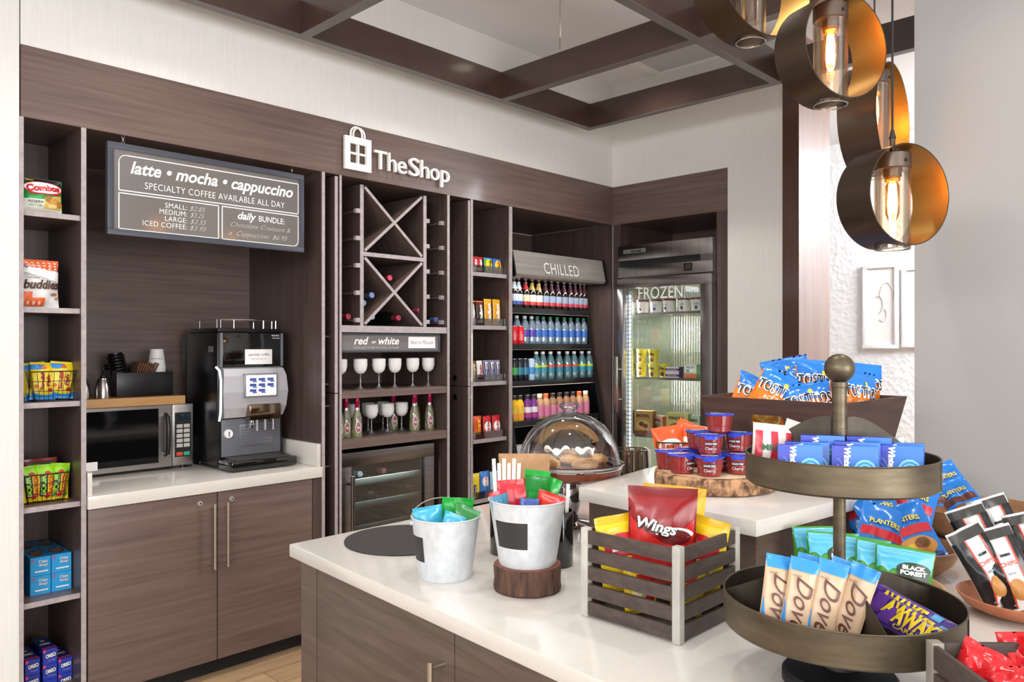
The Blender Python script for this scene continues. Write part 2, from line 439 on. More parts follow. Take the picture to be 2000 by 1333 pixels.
# ---------------------------------------------------------------- open snack shelves at far left
t = case('snack_shelf', 'tall narrow dark oak shelf unit at the far left holding bags and cookie boxes', .836, 1.069, .44)
mb = MB()
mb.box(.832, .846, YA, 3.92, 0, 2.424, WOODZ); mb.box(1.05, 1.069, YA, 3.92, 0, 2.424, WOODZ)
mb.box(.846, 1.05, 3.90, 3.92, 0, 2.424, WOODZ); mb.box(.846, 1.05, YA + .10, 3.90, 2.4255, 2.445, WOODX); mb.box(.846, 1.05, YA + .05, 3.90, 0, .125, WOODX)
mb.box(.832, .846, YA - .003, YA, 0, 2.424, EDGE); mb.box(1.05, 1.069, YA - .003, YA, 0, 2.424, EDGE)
part(mb, 'carcass', t)
SH = [2.065, 1.685, 1.308, .898, .523, .145]
for z in SH:
    mb = MB(); mb.box(.846, 1.05, YA + .016, 3.90, z - .021, z, WOODX); mb.box(.846, 1.05, YA + .013, YA + .016, z - .021, z, EDGE); part(mb, 'shelf', t)

# ---------------------------------------------------------------- coffee niche
t = case('coffee_alcove', 'dark oak alcove lining behind the coffee machine and microwave', 1.069, 2.193, .75, 'alcove')
mb = MB(); mb.box(1.069, 2.193, 4.224, 4.244, .85, 2.424, WOODX); part(mb, 'back_panel', t)
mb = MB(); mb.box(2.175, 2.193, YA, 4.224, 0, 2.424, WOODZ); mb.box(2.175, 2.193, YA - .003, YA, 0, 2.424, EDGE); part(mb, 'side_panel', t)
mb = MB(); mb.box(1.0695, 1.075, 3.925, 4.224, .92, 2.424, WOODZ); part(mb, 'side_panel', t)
mb = MB(); mb.box(1.069, 2.175, YA + .1, 4.224, 2.4255, 2.445, WOODX); part(mb, 'top_panel', t)

t = case('coffee_counter', 'white quartz counter with upstands under the coffee machine and microwave', 1.075, 2.175, .75, 'countertop')
mb = MB(); mb.box(1.073, 2.174, YA - .012, 4.223, .861, .914, QUARTZ, .003); part(mb, 'worktop', t)
mb = MB(); mb.box(2.152, 2.174, YA + .004, 4.223, .9142, 1.03, QUARTZ, .002); mb.box(1.0755, 1.094, YA + .004, 4.223, .9142, 1.01, QUARTZ, .002); mb.box(1.094, 2.152, 4.204, 4.223, .9142, 1.03, QUARTZ, .002); part(mb, 'backsplash', t)
t = case('base_cabinet', 'dark oak base cabinet with two tall doors below the coffee counter', 1.075, 2.175, .7, 'cabinet')
mb = MB(); mb.box(1.073, 2.174, YA + .022, 4.2, .085, .860, WOODX); part(mb, 'body', t)
mb = MB(); mb.box(1.073, 2.174, YA + .075, 4.2, 0, .085, BLACKM); part(mb, 'toe_kick', t)
for (x0, x1, hx, kx) in ((1.077, 1.622, 1.598, 1.543), (1.627, 2.12, 1.660, 1.693)):
    mb = MB(); mb.box(x0, x1, YA, YA + .02, .087, .857, WOODX, .001); d = part(mb, 'door', t)
    z1 = aty(413, 983, YA).z; z0 = aty(413, 1110, YA).z
    mb = MB(); mb.cyl((hx, YA - .035, z0), (hx, YA - .035, z1), .007, NICKEL)
    for z in (z0 + .02, z1 - .02): mb.cyl((hx, YA, z), (hx, YA - .035, z), .006, NICKEL, 8)
    h = mb.build('handle', d); h.data.transform(Matrix.Translation(-t.location))
    mb = MB(); mb.lathe([(0, .006), (.010, .006), (.012, 0)], mat('lock_nickel', '#e0dcd4', .35, .7), 14, Matrix.Translation((kx, YA, z1 + .005)) @ Matrix.Rotation(pi / 2, 4, 'X'))
    mb.lathe([(0, .0065), (.004, .0065), (.004, .006)], BLACK, 8, Matrix.Translation((kx, YA, z1 + .005)) @ Matrix.Rotation(pi / 2, 4, 'X'))
    h = mb.build('lock', d); h.data.transform(Matrix.Translation(-t.location))
mb = MB(); mb.box(2.124, 2.174, YA, YA + .02, .087, .857, WOODZ); part(mb, 'filler_panel', t)

# ---------------------------------------------------------------- wine cabinet with pocket doors
t = case('wine_cabinet', 'tall dark oak wine cabinet with crossed rack, glass shelves and cooler bay', 2.19, 3.21, .6, 'wine cabinet')
XL, XR = 2.282, 3.025
mb = MB()
mb.box(XL, XL + .012, YA, 4.1, 0, 2.424, WOODZ); mb.box(XR, XR + .018, YA, 4.1, 0, 2.424, WOODZ); mb.box(XL - .012, XR + .02, 4.1, 4.12, 0, 2.424, WOODX)
mb.box(XL + .012, XR, YA + .1, 4.1, 2.4255, 2.445, WOODX)
mb.box(XL - .001, XL + .012, YA - .003, YA, 0, 2.424, EDGE); mb.box(XR, XR + .018, YA - .003, YA, 0, 2.424, EDGE)
mb.box(2.193, XL - .012, YA + .3, YA + .32, 0, 2.42, WOODZ); mb.box(XR + .018, 3.21, YA + .3, YA + .32, 0, 2.42, WOODZ)
part(mb, 'carcass', t)
for z, th in ((1.640, .036), (1.292, .038), (1.033, .046)):
    mb = MB(); mb.box(XL + .012, XR, YA + .006, 4.1, z - th, z, WOODX); mb.box(XL + .012, XR, YA + .002, YA + .006, z - th, z, EDGE if z > 1.5 else WOODX); part(mb, 'shelf', t)
for (x0, x1, hx, name) in ((2.255, 2.273, 2.225, 'l'), (3.196, 3.212, 3.222, 'r')):
    for (z0, z1, hz0, hz1) in ((1.287, 2.415, 1.31, 1.60), (.09, 1.282, .88, 1.235)):
        mb = MB(); mb.box(x0, x1, YA + .004, YA + .298, z0, z1, WOODZ); mb.box(x0, x1, YA + .001, YA + .004, z0, z1, EDGE); d = part(mb, 'pocket_door', t)
        mb = MB(); hy = YA + .06 if name == 'l' else YA - .004
        mb.cyl((hx, hy, hz0), (hx, hy, hz1), .007, NICKEL)
        if name == 'l':
            for z in (hz0 + .02, hz1 - .02): mb.cyl((x0, hy, z), (hx, hy, z), .006, NICKEL, 8)
        else:
            for z in (hz0 + .02, hz1 - .02): mb.cyl((x1, hy + .008, z), (hx, hy, z), .005, NICKEL, 8)
        h = mb.build('handle', d); h.data.transform(Matrix.Translation(-t.location))
        if name == 'r':
            zz = 1.335 if z0 > 1 else 1.215
            mb = MB(); mb.box(x0 - .008, x0 - .0002, YA + .10, YA + .13, zz - .016, zz + .016, BLACK, .003); h = mb.build('catch', d); h.data.transform(Matrix.Translation(-t.location))
# the crossed rack
t2 = thing('wine_rack', 'crossed lattice wine bottle rack filling the top of the wine cabinet', 'wine rack', (2.65, YA, 1.64))
LX, RX = 2.452, 2.868
for x in (LX - .022, RX):
    mb = MB(); mb.box(x, x + .022, YA + .03, 4.05, 1.6405, 2.401, WOODZ); mb.box(x, x + .022, YA + .026, YA + .03, 1.6405, 2.401, EDGE); part(mb, 'upright', t2)
mb = MB(); mb.box(LX, RX, YA + .03, 4.05, 2.018, 2.040, WOODX); mb.box(LX, RX, YA + .026, YA + .03, 2.018, 2.040, EDGE); part(mb, 'divider_shelf', t2)
for z0, z1 in ((1.642, 2.018), (2.040, 2.400)):
    for s in (1, -1):
        a = Vector((LX if s > 0 else RX, 0, z0)); b = Vector((RX if s > 0 else LX, 0, z1)); d = (b - a); ln = d.length; ang = atan2(d.z, d.x)
        M = Matrix.Translation((a.x, YA, a.z)) @ Matrix.Rotation(-ang, 4, 'Y')
        y1 = .0 if s > 0 else .0005
        mb = MB(); mb.box(.012, ln - .012, .031 + y1, .58, -.008, .008, WOODX, M=M); mb.box(.012, ln - .012, .027 + y1, .031 + y1, -.008, .008, EDGE, M=M); part(mb, 'cross_slat', t2)
for i in range(5):                           # narrow side racks: short bottle lugs
    z = 1.67 + i * .147
    for x0, x1 in ((LX - .048, LX - .022), (RX + .022, RX + .046), (XR - .024, XR)):
        mb = MB(); mb.box(x0, x1, YA + .026, YA + .05, z - .012, z + .012, EDGE, .001); mb.box(x0, x1, YA + .05, 4.0, z - .006, z + .004, WOODX); part(mb, 'bottle_lug', t2)

# ---------------------------------------------------------------- candy shelves
t = case('candy_shelf', 'tall narrow dark oak shelf unit stocked with candy between wine cabinet and open cooler', 3.215, 3.577, .4)
mb = MB()
mb.box(3.215, 3.232, YA + .001, 3.88, 0, 2.423, WOODZ); mb.box(3.548, 3.577, YA, 4.2, 0, 2.423, WOODZ); mb.box(3.232, 3.548, 3.86, 3.88, 0, 2.423, WOODX); mb.box(3.232, 3.548, YA + .1, 3.86, 2.4255, 2.445, WOODX)
mb.box(3.215, 3.232, YA - .003, YA + .001, 0, 2.423, EDGE); mb.box(3.548, 3.577, YA - .003, YA, 0, 2.423, EDGE)
part(mb, 'carcass', t)
CS = [1.987, 1.657, 1.307, .951, .579, .2]
ACR = clear('acrylic_lip', '#f2f4f8', .15)
for z in CS:
    mb = MB(); mb.box(3.232, 3.547, YA + .024, 3.86, z - .024, z, WOODX); mb.box(3.232, 3.547, YA + .02, YA + .024, z - .024, z, EDGE); s = part(mb, 'shelf', t)
    mb = MB(); mb.box(3.24, 3.54, YA + .026, YA + .0275, z, z + .045, ACR); s = part(mb, 'clear_front_lip', t)
# ---------------------------------------------------------------- cooler bay lining
mb = MB(); mb.box(3.577, XB + .04, 4.26, 4.28, 0, 2.424, WOODX); mb.box(3.577, XB, YA + .1, 4.26, 2.4255, 2.445, WOODX); mb.box(XB - .018, XB - .001, YA + .0, 4.26, 0, 2.4235, WOODZ)
o = mb.build_at('cooler_bay_lining', (4.1, YA, 0)); tag(o, 'dark oak lining of the bay around the open drinks cooler', 'alcove')

# ---------------------------------------------------------------- ceiling beam frame
t = thing('beam_frame', 'suspended dark brown lattice of ceiling beams over the shop', 'ceiling beams', (3.2, 2.6, 2.981))
def beam(x0, x1, y0, y1):
    mb = MB(); mb.box(x0, x1, y0, y1, 2.983, 3.14, BEAMW); mb.box(x0, x1, y0, y1, 2.981, 2.983, BEAMUN); part(mb, 'beam', t)
beam(-1.5, 4.116, 3.21, 3.259)
beam(4.066, 4.115, -2.0, 3.21)
beam(3.23, 3.284, -2.0, 3.2099); beam(1.906, 1.96, -2.0, 3.2099)
for a, b in ((-1.5, 1.906), (1.96, 3.23), (3.284, 4.066)): beam(a, b, 1.90, 1.95)
mb = MB(); p = atz(1083, 100, 3.14)
px_, py_ = 3.256, 2.78
mb.cyl((px_, py_, 3.14), (px_, py_, 3.456), .0025, STEEL, 6); mb.cyl((px_, py_, 3.15), (px_, py_, 3.23), .006, STEEL, 8); mb.lathe([(0, 0), (.012, 0), (.012, .02), (0, .02)], CHROME, 10, Matrix.Translation((px_, py_, 3.141)))
part(mb, 'suspension_cable', t)
# ceiling fittings
p = atz(1268, -3, ZC)
t = thing('recessed_downlight', 'round recessed downlight in the white ceiling above the beams', 'light', (p.x, p.y, ZC))
mb = MB(); mb.lathe([(.075, -.002), (.095, -.008), (.10, 0)], WHITE, 28); mb.build('trim_ring', t)
mb = MB(); mb.lathe([(0, -.003), (.074, -.003)], mat('lamp_glow', '#fff1d8', emit=9), 24); mb.build('lens', t)
a = atz(1238, 128, ZC - .01); b = atz(1402, 82, ZC - .01)
cx, cy = (a.x + b.x) / 2 - .02, (a.y + b.y) / 2
t = thing('air_vent', 'white square air vent panel in the ceiling between the beams', 'air vent', (cx, cy, ZC))
wv = .62
mb = MB()
for s in (0, 1, 2, 3):
    M = Matrix.Rotation(s * pi / 2, 4, 'Z'); mb.box(-wv / 2, wv / 2 - .06, wv / 2 - .06, wv / 2, -.018, -.0005, WHITE, .004, M=M)
mb.build('frame', t)
mb = MB(); mb.box(-wv / 2 + .06, wv / 2 - .06, -wv / 2 + .06, wv / 2 - .06, -.006, -.001, C('#c9cacf', .6)); mb.build('panel', t)
# art on the far wall
for k, (pl, pr, pt, pb, lab) in enumerate(((1686, 1756, 519, 681, 'white framed pale abstract print on the far pearl tiled wall'), (1762, 1830, 522, 679, 'second white framed print on the far wall, half hidden by the grey wall end'))):
    A = atx(pl, pt, 7.48); B = atx(pr, pb, 7.48); z0 = atx(pl, pb, 7.48).z
    t = thing('framed_print', lab, 'picture', (7.499, (A.y + B.y) / 2, z0))
    w = abs(A.y - B.y); h = A.z - z0
    mb = MB()
    for (y0, y1, q0, q1) in ((-w / 2, w / 2, 0, .035), (-w / 2, w / 2, h - .035, h), (-w / 2, -w / 2 + .035, .035, h - .035), (w / 2 - .035, w / 2, .035, h - .035)): mb.box(-.04, 0, y0, y1, q0, q1, C('#f4f4f6', .3), .002)
    mb.build('frame', t)
    mb = MB(); mb.box(-.02, -.004, -w / 2 + .036, w / 2 - .036, .036, h - .036, C('#f0efee', .5))
    for j, (cy, cz, r, hx) in enumerate(((-.05, .62, .2, '#e6d3cd'), (.02, .52, .13, '#dcc3bb'), (-.02, .4, .1, '#ece0da'))):
        mb.tube([(-.0215, cy + r * w * .9 * cos(q) * (1 + .1 * j), cz * h + r * h * .8 * sin(q)) for q in [i * pi / 7 + j for i in range(9)]], .006, C(hx, .6), 4)
    mb.build('print', t)
# thermostat-like plate on the freezer surround
o = None
# ================================================================ SIGNS
SIGNG = mat('sign_grey', '#6d6865', .13, 0, .6, coat=.5)
FRAMEK = mat('sign_frame_slate', '#3d3f49', .4)
SX0, SX1, SZ0, SZ1, SY = 1.149, 2.07, 2.0, 2.388, 3.452
t = thing('menu_board', 'framed grey menu board listing latte, mocha and cappuccino, hanging above the coffee machine', 'sign', ((SX0 + SX1) / 2, SY, SZ0))
mb = MB(); fw = .026
for (a, b, c, d) in ((SX0, SX1, SZ1 - fw, SZ1), (SX0, SX1, SZ0, SZ0 + fw), (SX0, SX0 + fw, SZ0 + fw, SZ1 - fw), (SX1 - fw, SX1, SZ0 + fw, SZ1 - fw)): mb.box(a, b, SY, SY + .03, c, d, FRAMEK, .002)
part(mb, 'frame', t)
mb = MB(); mb.box(SX0 + fw, SX1 - fw, SY + .006, SY + .028, SZ0 + fw, SZ1 - fw, SIGNG); part(mb, 'panel', t)
def SU(u, v): return (SX0 + u * (SX1 - SX0), SZ1 - v * (SZ1 - SZ0))
yl = SY + .0045
def outline(mb, u0, v0, u1, v1, r, m, corners=(1, 1, 1, 1), w=.0022):
    x0, z1 = SU(u0, v0); x1, z0 = SU(u1, v1); pts = []
    for k, (cx, cz, a) in enumerate(((x1, z1, 0), (x0, z1, pi / 2), (x0, z0, pi), (x1, z0, 3 * pi / 2))):
        if corners[k]:
            ox = -r if k in (0, 3) else r; oz = -r if k in (0, 1) else r
            pts += [(cx + ox + r * cos(a + i * pi / 12), yl, cz + oz + r * sin(a + i * pi / 12)) for i in range(7)]
        else: pts.append((cx, yl, cz))
    k = len(pts)
    for i in range(k):                       # thin flat ribbons
        a, b = Vector(pts[i]), Vector(pts[(i + 1) % k]); d = (b - a).normalized(); n = Vector((-d.z, 0, d.x)) * w
        mb.face([a - n - d * w * .6, b - n + d * w * .6, b + n + d * w * .6, a + n - d * w * .6], m)
mb = MB()
outline(mb, .05, .125, .967, .51, .03, TEXTW, (0, 1, 0, 0)); outline(mb, .05, .54, .52, .93, .03, TEXTW, (0, 0, 0, 0)); outline(mb, .54, .54, .967, .93, .03, TEXTW, (0, 0, 0, 1))
def stxt(body, u0, u1, v, hgt, right=False, **k):
    me = text(body, 1., **k); x0, x1, y0, y1 = extent(me); X0, Z = SU(u0, v); X1, _ = SU(u1, v); sx = (X1 - X0) / (x1 - x0)
    mb.mesh(me, TEXTW, lambda a, b, c: Vector((X0 + (a - x0) * sx, yl, Z + b / .7 * hgt)))
stxt('latte \u2022 mocha \u2022 cappuccino', .10, .935, .31, .052, shear=.28, bold=.022, ay='BOTTOM_BASELINE')
stxt('SPECIALTY COFFEE AVAILABLE ALL DAY', .165, .885, .46, .029, ay='BOTTOM_BASELINE', space=1.08, bold=-.008)
for (s, u0, v) in (('SMALL:', .258, .64), ('MEDIUM:', .232, .715), ('LARGE:', .258, .79), ('ICED COFFEE:', .155, .865)):
    stxt(s, u0, .362, v, .022, ay='BOTTOM_BASELINE', space=1.06, bold=-.008)
stxt('daily', .622, .722, .665, .034, shear=.28, bold=.02, ay='BOTTOM_BASELINE')
stxt('BUNDLE:', .738, .885, .665, .027, ay='BOTTOM_BASELINE')
part(mb, 'lettering', t)
mb = MB(); CH = C('#b9b5b0', .8); _tw = TEXTW; TEXTW = CH
for s, u0, u1, v in (('$2.85', .375, .455, .64), ('$3.25', .378, .45, .715), ('$3.55', .378, .46, .79), ('$3.95', .375, .46, .865), ('Chocolate Croissant &', .585, .92, .765, ), ('a  Cappuccino  $6.95', .575, .905, .87)):
    stxt(s, u0, u1, v, .022, shear=.5, bold=-.012, ay='BOTTOM_BASELINE')
TEXTW = _tw
part(mb, 'handwriting', t)
for x in (1.215, 2.01):
    mb = MB()
    for k in range(3):
        z = SZ1 + .006 + k * .012; M = Matrix.Rotation(pi / 2 * k, 4, 'Z')
        mb.tube([Vector((x, SY + .015, z)) + M @ Vector((.005 * cos(q), 0, .0075 * sin(q))) for q in [i * pi / 5 for i in range(10)]], .0012, CHROME, 5, True)
    part(mb, 'hanging_chain', t)

# shop logo: bag with window, plus letters
LOGO = mat('logo_ivory', '#f3f0ea', .45)
t = thing('bag_logo', 'ivory shopping bag emblem with a four pane window mounted on the oak fascia', 'sign', (2.38, 3.44, 2.455))
bx0, bx1, bz0, bz1 = 2.297, 2.462, 2.458, 2.632
mb = MB()
# body around four leaf panes
cx, cz = (bx0 + bx1) / 2, (bz0 + bz1) / 2; pw = .046; g = .005
ty0, ty1 = 3.428, 3.446
mb.box(bx0, bx1, ty0, ty1, bz0, cz - pw - g, LOGO); mb.box(bx0, bx1, ty0, ty1, cz + pw + g, bz1, LOGO)
mb.box(bx0, cx - pw - g, ty0, ty1, cz - pw - g, cz + pw + g, LOGO); mb.box(cx + pw + g, bx1, ty0, ty1, cz - pw - g, cz + pw + g, LOGO)
mb.box(cx - g, cx + g, ty0, ty1, cz - pw - g, cz + pw + g, LOGO); mb.box(cx - pw - g, cx + pw + g, ty0 + .0002, ty1, cz - g, cz + g, LOGO)
part(mb, 'bag_body', t)
mb = MB()
for ox, dy, r in ((-.008, 0, .036), (.012, .006, .036)):
    mb.tube([(cx + ox - r, 3.436 + dy, bz1), ] + [(cx + ox - r * cos(q), 3.436 + dy, bz1 + .018 + r * sin(q)) for q in [i * pi / 10 for i in range(11)]] + [(cx + ox + r, 3.436 + dy, bz1)], .0055, LOGO, 6)
part(mb, 'bag_handle', t)
t = thing('shop_name_letters', 'ivory raised letters reading The Shop on the oak fascia', 'sign', (2.76, 3.44, 2.49))
xs = 2.489
for word, x0, x1 in (('T', 2.487, 2.567), ('h', 2.577, 2.632), ('e', 2.642, 2.704), ('S', 2.722, 2.795), ('h', 2.806, 2.866), ('o', 2.876, 2.944), ('p', 2.957, 3.022)):
    me = text(word, .145, 0, .0, 1, .009, ay='BOTTOM_BASELINE'); a0, a1, _, _ = extent(me); sx = (x1 - x0) / (a1 - a0)
    mb = MB(); mb.mesh(me, LOGO, lambda a, b, c: Vector((x0 + (a - a0) * sx, 3.438 - c, 2.490 + b))); part(mb, 'letter', t)

# small sign in the wine cabinet
t = thing('wine_sign', 'small framed grey sign reading red or white above the wine glasses', 'sign', (2.644, 3.49, 1.495))
a0, a1, q0, q1 = 2.299, 2.989, 1.496, 1.601; fy = 3.478
mb = MB(); fw = .012
for (a, b, c, d) in ((a0, a1, q1 - fw, q1), (a0, a1, q0, q0 + fw), (a0, a0 + fw, q0 + fw, q1 - fw), (a1 - fw, a1, q0 + fw, q1 - fw)): mb.box(a, b, fy, fy + .02, c, d, FRAMEK, .001)
part(mb, 'frame', t)
mb = MB(); mb.box(a0 + fw, a1 - fw, fy + .005, fy + .018, q0 + fw, q1 - fw, SIGNG); part(mb, 'panel', t)
mb = MB()
def s2(body, u0, u1, v, hgt, m, y, **k):
    me = text(body, 1., **k); x0, x1, y0, y1 = extent(me); X0 = a0 + u0 * (a1 - a0); X1 = a0 + u1 * (a1 - a0); sx = (X1 - X0) / (x1 - x0); Z = q1 - v * (q1 - q0)
    mb.mesh(me, m, lambda a, b, c: Vector((X0 + (a - x0) * sx, y, Z + b / .7 * hgt)))
s2('red', .13, .265, .58, .040, TEXTW, fy + .004, shear=.28, bold=.02, ay='BOTTOM_BASELINE'); s2('or', .295, .34, .53, .018, TEXTW, fy + .004, shear=.28, bold=.01, ay='BOTTOM_BASELINE'); s2('white', .36, .565, .58, .040, TEXTW, fy + .004, shear=.28, bold=.02, ay='BOTTOM_BASELINE')
s2('CHILLED WINE IN WINE COOLER', .13, .565, .80, .010, CH, fy + .004, ay='BOTTOM_BASELINE')
part(mb, 'lettering', t)
mb = MB(); mb.box(a0 + .66 * .69, a0 + .945 * .69, fy + .002, fy + .0045, q0 + .022, q1 - .018, WHITE)
s2('Next to Moscato', .675, .93, .57, .022, C('#26262a', .6), fy + .0015, shear=.4, bold=-.005, ay='BOTTOM_BASELINE')
part(mb, 'note_card', t)

# ================================================================ COFFEE STATION
t = thing('microwave', 'stainless steel countertop microwave at the left end of the coffee counter', 'microwave', (1.44, 4.06, .914))
mw0, mw1, my, mz0, mz1 = 1.155, 1.715, 3.925, .928, 1.238
mb = MB(); mb.box(mw0, mw1, my + .022, 4.20, mz0, mz1, STEEL, .004); part(mb, 'body', t)
mb = MB()
for (a, b, c, d) in ((mw0, 1.607, 1.222, mz1 - .001), (mw0, 1.607, mz0 + .001, .953), (1.543, 1.607, .953, 1.222), (mw0, 1.20, .953, 1.222)): mb.box(a, b, my, my + .022, c, d, STEEL)
d = part(mb, 'door', t)
mb = MB(); mb.box(1.20, 1.543, my + .003, my + .02, .953, 1.222, DGLASS); w_ = mb.build('door_window', d); w_.data.transform(Matrix.Translation(-t.location))
mb = MB(); hx = 1.575
mb.tube([(hx, my, 1.19), (hx, my - .03, 1.178), (hx, my - .04, 1.14), (hx, my - .04, 1.04), (hx, my - .03, 1.0), (hx, my, .99)], .011, BLACK, 8); w_ = mb.build('door_handle', d); w_.data.transform(Matrix.Translation(-t.location))
mb = MB(); mb.box(1.158, 1.262, my - .0012, my - .0002, .947, .988, WHITE); part(mb, 'sticker', t)
mb = MB(); mb.box(1.611, mw1 - .001, my, my + .022, mz0 + .001, mz1 - .001, STEEL, .002); part(mb, 'control_panel', t)
mb = MB(); mb.box(1.622, 1.704, my - .002, my - .0002, .972, 1.196, BLACKM)
mb.box(1.635, 1.69, my - .003, my - .002, 1.155, 1.185, C('#1c2a33', .1))
for r_ in range(5):
    for c_ in range(2): mb.box(1.630 + c_ * .036, 1.660 + c_ * .036, my - .0035, my - .002, 1.118 - r_ * .0245, 1.136 - r_ * .0245, C('#bfbab3', .5))
mb.box(1.630, 1.660, my - .0035, my - .002, .978, .996, C('#d5472f', .5)); mb.box(1.666, 1.696, my - .0035, my - .002, .978, .996, C('#33a878', .5))
part(mb, 'keypad', t)
for x in (1.19, 1.68):
    for y in (3.97, 4.16): mb = MB(); mb.lathe([(0, .914), (.014, .914), (.014, .9285), (0, .9285)], BLACK, 12, Matrix.Translation((x, y, 0))); part(mb, 'foot', t)

BAMB = grained('bamboo', '#c08d55', '#d3a56c', (4, 60, 60), .45, .05)
mb = MB(); mb.box(1.12, 1.677, 3.928, 4.2, 1.2385, 1.281, BAMB, .003); o = mb.build_at('bamboo_board', (1.4, 4.06, 1.2385)); tag(o, 'thick bamboo board lying on top of the microwave', 'board')

t = thing('cup_organizer', 'black plastic cup and lid organizer on the bamboo board', 'organizer', (1.51, 4.08, 1.281))
mb = MB()
mb.box(1.373, 1.645, 4.0, 4.006, 1.2815, 1.40, BLACK, .002); mb.box(1.373, 1.645, 4.19, 4.196, 1.2815, 1.44, BLACK, .002); mb.box(1.373, 1.379, 4.006, 4.19, 1.2815, 1.41, BLACK); mb.box(1.639, 1.645, 4.006, 4.19, 1.2815, 1.41, BLACK)
mb.box(1.379, 1.639, 4.006, 4.19, 1.2815, 1.287, BLACK); part(mb, 'tray', t)
mb = MB(); mb.box(1.46, 1.464, 4.0065, 4.1895, 1.2875, 1.40, BLACK); mb.box(1.55, 1.554, 4.0065, 4.1895, 1.2875, 1.40, BLACK); part(mb, 'divider', t)
mb = MB()
for k in range(9):
    z = k * .016; mb.lathe([(0, z), (.040, z), (.042, z + .004), (.042, z + .007), (.036, z + .0155), (0, z + .0155)], BLACK, 24)
mb.lathe([(0, .144), (.034, .144), (.034, .152), (.026, .153), (.025, .148), (0, .148)], BLACK, 24)
o = mb.build('lid_stack'); o.location = (1.418, 4.075, 1.346); o.rotation_euler = (rad(-6), rad(-9), 0); tag(o, 'leaning stack of black cup lids in the organizer', 'lids')
SLV = grained('corrugated_brown', '#6b4a33', '#8a6144', (60, 60, 60), .7, .1)
mb = MB()
for k in range(8):
    M = Matrix.Translation((k * .011, 0, 0)) @ Matrix.Rotation(rad(18 + k), 4, 'Y')
    mb.box(0, .006, -.05, .05, 0, .115 - .003 * (k % 3), SLV, .002, M=M)
o = mb.build('cup_sleeve_stack'); o.location = (1.463, 4.09, 1.343); tag(o, 'brown cardboard cup sleeves standing in the organizer', 'cup sleeves')
mb = MB()
for k in range(5):
    z = k * .017
    mb.lathe([(0, z + .001), (.044, z), (.045, z + .004), (.043, z + .006), (.0405, z + .02)] if k < 4 else [(0.044, z), (.045, z + .004), (.043, z + .006), (.032, z + .098), (.032, z + .102), (.030, z + .102), (.029, z + .098), (0, z + .098)], WHITE, 28)
for a_ in range(5): mb.lathe([(.0395 - .004 * 0, .0), (.0395, .006)], C('#8e6ea0', .5), 4, Matrix.Translation((0, 0, .118)), arc=(-2.6 + a_ * .3, -2.45 + a_ * .3))
o = mb.build('paper_cup_stack'); o.location = (1.598, 4.09, 1.345); tag(o, 'upturned stack of white paper cups in the organizer', 'cups')
CRM = mat('creamer_steel', '#b9b4ad', .22, 1)
pr = thing('creamer_jug', '', 'jug')
mb = MB(); mb.lathe([(0, 0), (.036, 0), (.0365, .004), (.034, .05), (.026, .085), (.022, .092), (.022, .096), (.018, .100), (0, .103)], CRM, 28); mb.build('body', pr)
mb = MB(); mb.lathe([(0, .1025), (.013, .1025), (.011, .110), (0, .112)], BLACK, 16); mb.build('lid_knob', pr)
use(pr, (1.30, 3.975, 1.2812), 0, 'steel creamer jug on the bamboo board, nearer the cup organizer', 'steel creamer jugs')
use(pr, (1.212, 3.985, 1.2812), 0, 'steel creamer jug on the bamboo board, at the edge of the snack shelf', 'steel creamer jugs')

# coffee machine
t = thing('coffee_machine', 'large black and silver bean to cup coffee machine on the white counter', 'coffee machine', (1.933, 3.9, .914))
x0, x1 = 1.752, 2.114
mb = MB(); mb.box(x0, x1, 3.735, 4.09, .93, 1.60, BLACK, .012); mb.box(x0 + .01, x1 - .01, 3.745, 4.08, 1.60, 1.622, BLACK, .006); part(mb, 'body', t)
mb = MB(); mb.box(x0 + .02, x1 - .14, 4.092, 4.2, 1.36, 1.59, mat('smoked_plastic', '#2a1a12', .2), .01); part(mb, 'bean_hopper', t)
SILV = mat('silver_plastic', '#b9b8bd', .32, .3); SILD = mat('grey_plastic', '#6f7076', .4, .3)
mb = MB(); mb.box(x0 + .022, x1 - .022, 3.722, 3.7345, 1.425, 1.598, GLOSSK, .003); part(mb, 'upper_panel', t)
for xx in (x0 + .008, x1 - .022): mb = MB(); mb.box(xx, xx + .013, 3.716, 3.7345, 1.425, 1.598, SILD, .003); part(mb, 'side_trim', t)
mb = MB(); mb.box(1.892, 2.042, 3.719, 3.7215, 1.437, 1.514, C('#eeecea', .4), .001)
wall_text(mb, 'specialty coffee', 1.967, 1.487, .019, C('#5a5558', .6), 3.7184, shear=.2); wall_text(mb, 'MADE FRESH FOR YOU', 1.967, 1.464, .0085, C('#8a868a', .6), 3.7184)
part(mb, 'sticker', t)
mb = MB(); wall_text(mb, 'FRANKE', 2.062, 1.585, .012, WHITE, 3.7215); wall_text(mb, 'Pro\u2022brew', 2.066, 1.572, .011, WHITE, 3.7215, shear=.2); part(mb, 'brand_lettering', t)
mb = MB()                                    # bulging silver front
prof = [(3.735, 1.424), (3.70, 1.416), (3.682, 1.38), (3.676, 1.30), (3.684, 1.22), (3.70, 1.172), (3.735, 1.165)]
pz = lambda tt: prof[tt]
n_ = len(prof)
for i in range(n_ - 1):
    (ya, za), (yb, zb) = prof[i], prof[i + 1]; w = lambda z: .004 + .018 * abs((z - 1.3) / .13) ** 2
    mb.face([(x0 + w(za), ya, za), (x0 + w(zb), yb, zb), (x1 - w(zb), yb, zb), (x1 - w(za), ya, za)], SILV, True)
for s, xx in ((1, x0), (-1, x1)): mb.face([(xx + s * (.004 + .018 * abs((z - 1.3) / .13) ** 2), y, z) for y, z in prof], SILV)
part(mb, 'front_panel', t)
